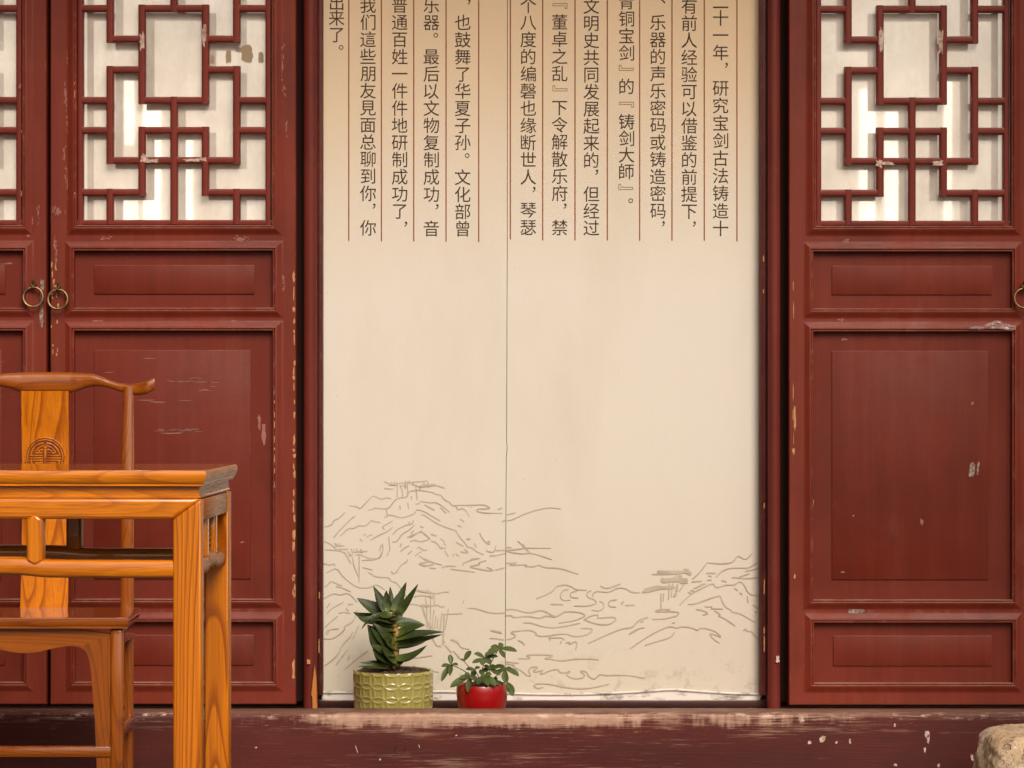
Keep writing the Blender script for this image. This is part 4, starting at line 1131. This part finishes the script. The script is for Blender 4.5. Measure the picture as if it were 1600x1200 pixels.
def A(x, y, Y=GY): return P(520 + x / 5, 880 + y / 5, Y)
def bez(a, b, c, t_): return a * (1 - t_) ** 2 + b * 2 * t_ * (1 - t_) + c * t_ ** 2
def leaf_blade(mb, a, b, c, w, th, face=Vector((0, -1, .35)), n=16, sharp=.85, hollow=.5, base=.75, teeth=True):
    """succulent leaf: crescent section along a quadratic curve"""
    rings = []; at_ = []
    for k in range(n + 1):
        t_ = k / n
        p = bez(a, b, c, t_); d = (bez(a, b, c, min(1, t_ + .03)) - bez(a, b, c, max(0, t_ - .03))).normalized()
        s = d.cross(face); s = s.normalized() if s.length > 1e-4 else Vector((1, 0, 0)); nn = s.cross(d).normalized()
        if nn.dot(face) < 0: nn = -nn
        ww = w * (base + (1 - base) * min(1, t_ * 3.3)) * (1 - t_ ** 1.9) ** sharp + .0003
        tt = th * (1 - t_ ** 1.5) + .0003
        hw = ww / 2; jag = (1 + (.055 if (k % 2 and teeth) else 0))
        rings.append([p - s * hw * jag + nn * tt * hollow, p - s * hw * .45 + nn * tt * .08, p + nn * tt * -.05, p + s * hw * .45 + nn * tt * .08, p + s * hw * jag + nn * tt * hollow,
                      p + s * hw * .72 - nn * tt * .55, p + s * hw * .25 - nn * tt, p - s * hw * .25 - nn * tt, p - s * hw * .72 - nn * tt * .55])
        at_.append(t_)
    mb.loft(rings, attrs=[max(.001, q) for q in at_])
# stem
m = MB()
sp = [A(470, 830, GY), A(480, 780, GY + .004), A(492, 700, GY + .006), A(498, 620, GY + .002), A(488, 540, GY - .012), A(485, 480, GY - .014), A(470, 430, GY - .008), A(465, 390, GY)]
m.tube(sp, [.0075, .0072, .0078, .0080, .0078, .0072, .0068, .005], 12)
m.build('stem', M['aloe_stem'], aloe, smooth=60)
AL = [  # base x,y,dY  control x,y,dY  tip x,y,dY  width(px of crop) thick
 (425, 380, .005, 385, 300, .010, 314, 178, .012, 62, .0060),
 (440, 375, .012, 418, 300, .020, 418, 212, .016, 62, .0060),
 (455, 370, .02, 455, 280, .032, 447, 182, .034, 44, .005),
 (482, 378, .004, 520, 290, .010, 575, 146, .014, 66, .0065),
 (515, 400, -.004, 575, 320, -.008, 668, 160, -.010, 60, .0065),
 (420, 410, .018, 300, 340, .034, 188, 273, .040, 92, .008),
 (390, 430, .020, 270, 440, .050, 158, 382, .060, 74, .007),
 (480, 450, -.010, 350, 410, -.032, 290, 440, -.040, 86, .009),
 (470, 430, -.016, 515, 420, -.036, 500, 362, -.036, 84, .009),
 (400, 420, -.02, 310, 380, -.04, 222, 520, -.035, 36, .005),
 (505, 470, .000, 590, 450, .006, 724, 486, .004, 66, .0075),
 (500, 560, -.010, 600, 500, -.024, 715, 488, -.026, 62, .0065),
 (495, 590, -.014, 650, 540, -.040, 872, 538, -.040, 62, .0085),
 (505, 640, -.006, 660, 610, -.022, 858, 556, -.024, 58, .0075),
 (510, 650, .008, 640, 640, .020, 722, 612, .022, 46, .006),
 (490, 745, -.010, 610, 760, -.026, 736, 640, -.024, 58, .0075),
 (480, 760, .012, 620, 740, .03, 715, 650, .030, 50, .0065),
 (470, 720, -.012, 330, 700, -.046, 270, 470, -.050, 66, .008),
 (460, 680, -.016, 350, 600, -.052, 300, 500, -.050, 54, .0065),
 (465, 640, -.020, 400, 540, -.046, 318, 470, -.040, 66, .007),
 (480, 700, -.020, 390, 690, -.050, 300, 640, -.052, 84, .0085),
 (480, 755, -.018, 380, 770, -.046, 310, 670, -.050, 74, .008),
 (490, 770, -.020, 430, 730, -.050, 380, 640, -.058, 80, .0085),
 (450, 690, .020, 330, 720, .05, 280, 540, .055, 70, .008),
 (470, 560, .014, 360, 560, .045, 270, 480, .050, 66, .007),
 (470, 780, .006, 380, 790, .014, 320, 700, .020, 60, .007),
 (440, 800, -.012, 320, 770, -.030, 208, 778, -.030, 40, .005),
 (430, 812, -.02, 310, 800, -.042, 195, 806, -.044, 44, .005),
 (490, 800, -.008, 530, 790, -.02, 560, 758, -.02, 30, .004),
 (480, 660, -.022, 440, 640, -.048, 410, 560, -.052, 74, .008),
 (490, 480, -.006, 400, 440, -.02, 300, 500, -.024, 74, .008),
 (480, 500, .012, 390, 470, .03, 290, 520, .036, 78, .008),
 (485, 520, -.014, 400, 500, -.03, 350, 580, -.034, 60, .007),
 (470, 440, .02, 380, 450, .04, 260, 440, .05, 80, .008),
 (455, 400, -.012, 400, 420, -.03, 350, 400, -.034, 60, .007),
 (490, 420, .01, 520, 430, .02, 545, 400, .024, 56, .006),
]
for (ax, ay, ad, bx, by, bd_, tx, ty, td, w, th) in list(AL):
    if rnd.random() < .55 and w > 50:
        AL.append((ax + rnd.uniform(-8, 8), ay + rnd.uniform(-6, 14), -ad + .02, bx + rnd.uniform(-30, 30), by + rnd.uniform(-10, 40), -bd_ * .6 + .02, tx + (ax - tx) * rnd.uniform(.1, .3) + rnd.uniform(-15, 15), ty + (ay - ty) * rnd.uniform(.1, .25) + rnd.uniform(-5, 25), -td * .6 + .02, w * .95, th))
for (ax, ay, ad, bx, by, bd_, tx, ty, td, w, th) in AL:
    m = MB(); w_ = w / 5 * 1.475e-3 * 1.32
    leaf_blade(m, A(ax, ay, GY + ad), A(bx, by, GY + bd_), A(tx, ty, GY + td), w_, th, Vector((rnd.uniform(-.3, .3), -.75, .65)))
    m.build('leaf', M['aloe'], aloe, smooth=50)

# ------------------------------------------------------------------ small leafy plant in a red pot
RY = -.130
rc = P(753, 1107, RY)
sch = thing('potted_umbrella_plant', "small leafy green umbrella plant in a shiny red bowl pot", "potted plant", (rc.x, RY, gz), "potted plants behind the threshold")
RH = P(0, 1069, RY).z - gz; RRr = .0585
m = MB()
m.lathe((rc.x, RY, gz), [(.0005, 0), (.040, 0), (.044, .002), (.0505, .016), (.0558, RH * .42), (.0588, RH * .72), (.0590, RH * .86), (.0578, RH * .96), (.0565, RH), (.0545, RH - .001), (.0535, RH - .006), (.053, RH - .03)], 64)
rp = m.build('pot', M['red_glaze'], sch, smooth=60)
soil(rc, .053, gz + RH - .006, .003, rp, 8)
def leaflet(mb, a, c, w, face, sag=.12, n=9, fold=.18):
    d = c - a; L = d.length; mid = (a + c) / 2 + Vector((0, 0, L * sag))
    vs = []; at_ = []
    for k in range(n + 1):
        t_ = k / n; p = bez(a, mid, c, t_); dd = (bez(a, mid, c, min(1, t_ + .05)) - bez(a, mid, c, max(0, t_ - .05))).normalized()
        s = dd.cross(face).normalized(); nn = s.cross(dd).normalized()
        ww = w * .5 * (max(0, math.sin(math.pi * min(1, (.03 + t_ * .97)) ** 1.28)) ** .70) * 1.08
        for q, hh in ((-1, fold), (-.5, fold * .45), (0, 0), (.5, fold * .45), (1, fold)):
            vs.append(p + s * ww * q + nn * ww * hh * 1.0); at_.append(max(.001, 1 - abs(q)))
    base = len(vs)
    vs2 = [v - Vector((0, -.0004, .0006)) for v in vs]
    fs = [(k * 5 + j, k * 5 + j + 1, (k + 1) * 5 + j + 1, (k + 1) * 5 + j) for k in range(n) for j in range(4)]
    fs2 = [tuple(i + base for i in reversed(f)) for f in fs]
    mb.add(vs + vs2, fs + fs2, 0, at_ + at_)
SC = [  # hub x,y,dY ; leaflets tip x,y,dY,width px
 ((1298, 668, -.02), [(1210, 718, -.045, 56), (1325, 624, .0, 40), (1440, 688, -.03, 44), (1342, 740, -.05, 42), (1232, 652, .0, 42), (1285, 650, .03, 40)], (1180, 860, -.01)),
 ((1190, 745, -.03), [(1103, 706, -.035, 40), (1088, 778, -.05, 40), (1160, 796, -.06, 44), (1236, 790, -.055, 44), (1292, 728, -.03, 36), (1225, 700, .0, 34)], (1150, 880, -.01)),
 ((925, 795, .0), [(915, 712, .012, 40), (848, 806, -.01, 40), (848, 925, -.025, 46), (915, 880, -.03, 38), (975, 800, -.02, 34)], (1090, 850, .0)),
 ((1025, 765, .01), [(1084, 688, .01, 46), (1000, 745, .02, 22)], (1110, 860, .0)),
 ((1075, 880, -.035), [(915, 970, -.05, 56), (985, 900, -.04, 44), (1055, 1010, -.062, 44), (1030, 860, -.03, 36), (1120, 920, -.06, 50)], (1130, 930, .0)),
 ((1180, 880, -.04), [(1275, 960, -.06, 60), (1215, 960, -.065, 56), (1130, 950, -.06, 54), (1240, 870, -.045, 46), (1150, 830, -.03, 40)], (1160, 940, .0)),
 ((1230, 830, -.02), [(1330, 800, -.03, 40), (1260, 790, -.01, 36), (1180, 800, -.02, 36), (1310, 870, -.04, 40), (1160, 850, -.02, 40)], (1190, 920, .0)),
 ((1345, 830, -.01), [(1455, 882, -.02, 52), (1345, 930, -.03, 50), (1300, 800, .0, 36), (1400, 820, .0, 30), (1270, 860, -.02, 34)], (1220, 920, .0)),
 ((1365, 930, -.02), [(1408, 1040, -.045, 56), (1345, 870, -.02, 40), (1380, 990, -.04, 40)], (1230, 930, .0)),
 ((1110, 830, .01), [(1040, 830, .01, 34), (1150, 810, .02, 34), (1090, 900, -.01, 40)], (1160, 930, .01)),
 ((1250, 920, .0), [(1330, 960, -.02, 44), (1290, 900, .0, 40), (1200, 940, -.03, 44)], (1200, 940, .0)),
]
for (hx, hy, hd), tips, (bx, by, bd_) in SC:
    h = A(hx, hy, RY + hd); b0 = A(bx, by, RY + bd_)
    m = MB()
    ctrl = (h + b0) / 2 + Vector((0, .004, .008))
    root = Vector((rc.x + (b0.x - rc.x) * .4, RY + .5 * (b0.y - RY), gz + RH - .008))
    pts = [bez(root, b0, h, k / 10) for k in range(11)]
    m.tube(pts, [.0016 - .0007 * k / 10 for k in range(11)], 7)
    cl = m.build('stalk', M['twig'], sch, smooth=60)
    m = MB()
    for tx, ty, td, w in tips:
        leaflet(m, h, A(tx, ty, RY + td), w / 5 * 1.47e-3 * 1.0, Vector((rnd.uniform(-.25, .25), -.62, .7)), rnd.uniform(.02, .2), fold=rnd.uniform(.1, .35))
    m.build('leaf_cluster', M['leaf'], cl, smooth=70)

# ------------------------------------------------------------------ granite stone
SY = -.62
m = MB(); bm = bmesh.new(); bmesh.ops.create_icosphere(bm, subdivisions=6, radius=1.0)
sx, sz = .215, .2105
cxs = P(1531, 0, SY).x + sx
for v in bm.verts:
    x, y, z = v.co
    p = 8.5
    q = (abs(x) ** p + abs(y) ** p + abs(z) ** p) ** (-1 / p)
    n3 = Vector((x, y, z)) * q
    d = 1 + .030 * mnoise.noise(n3 * 2.1 + Vector((4, 1, 0))) + .026 * mnoise.noise(n3 * 6) + .006 * mnoise.noise(n3 * 18)
    taper = 1 - .05 * max(0, n3.z)
    v.co = Vector((cxs + n3.x * d * sx * taper, SY + n3.y * d * .13, .0005 + (n3.z * d + 1.0) * .5 * sz * 1.0))
m.from_bm(bm)
zs = [v[2] for v in m.v]; z0 = min(zs); k_ = sz / (max(zs) - z0)
m.v = [(v[0], v[1], (v[2] - z0) * k_ + .0005) for v in m.v]
tag(m.build('granite_stone', M['granite'], smooth=80), "pale tan granite block with rounded corners in front of the threshold", "stone")
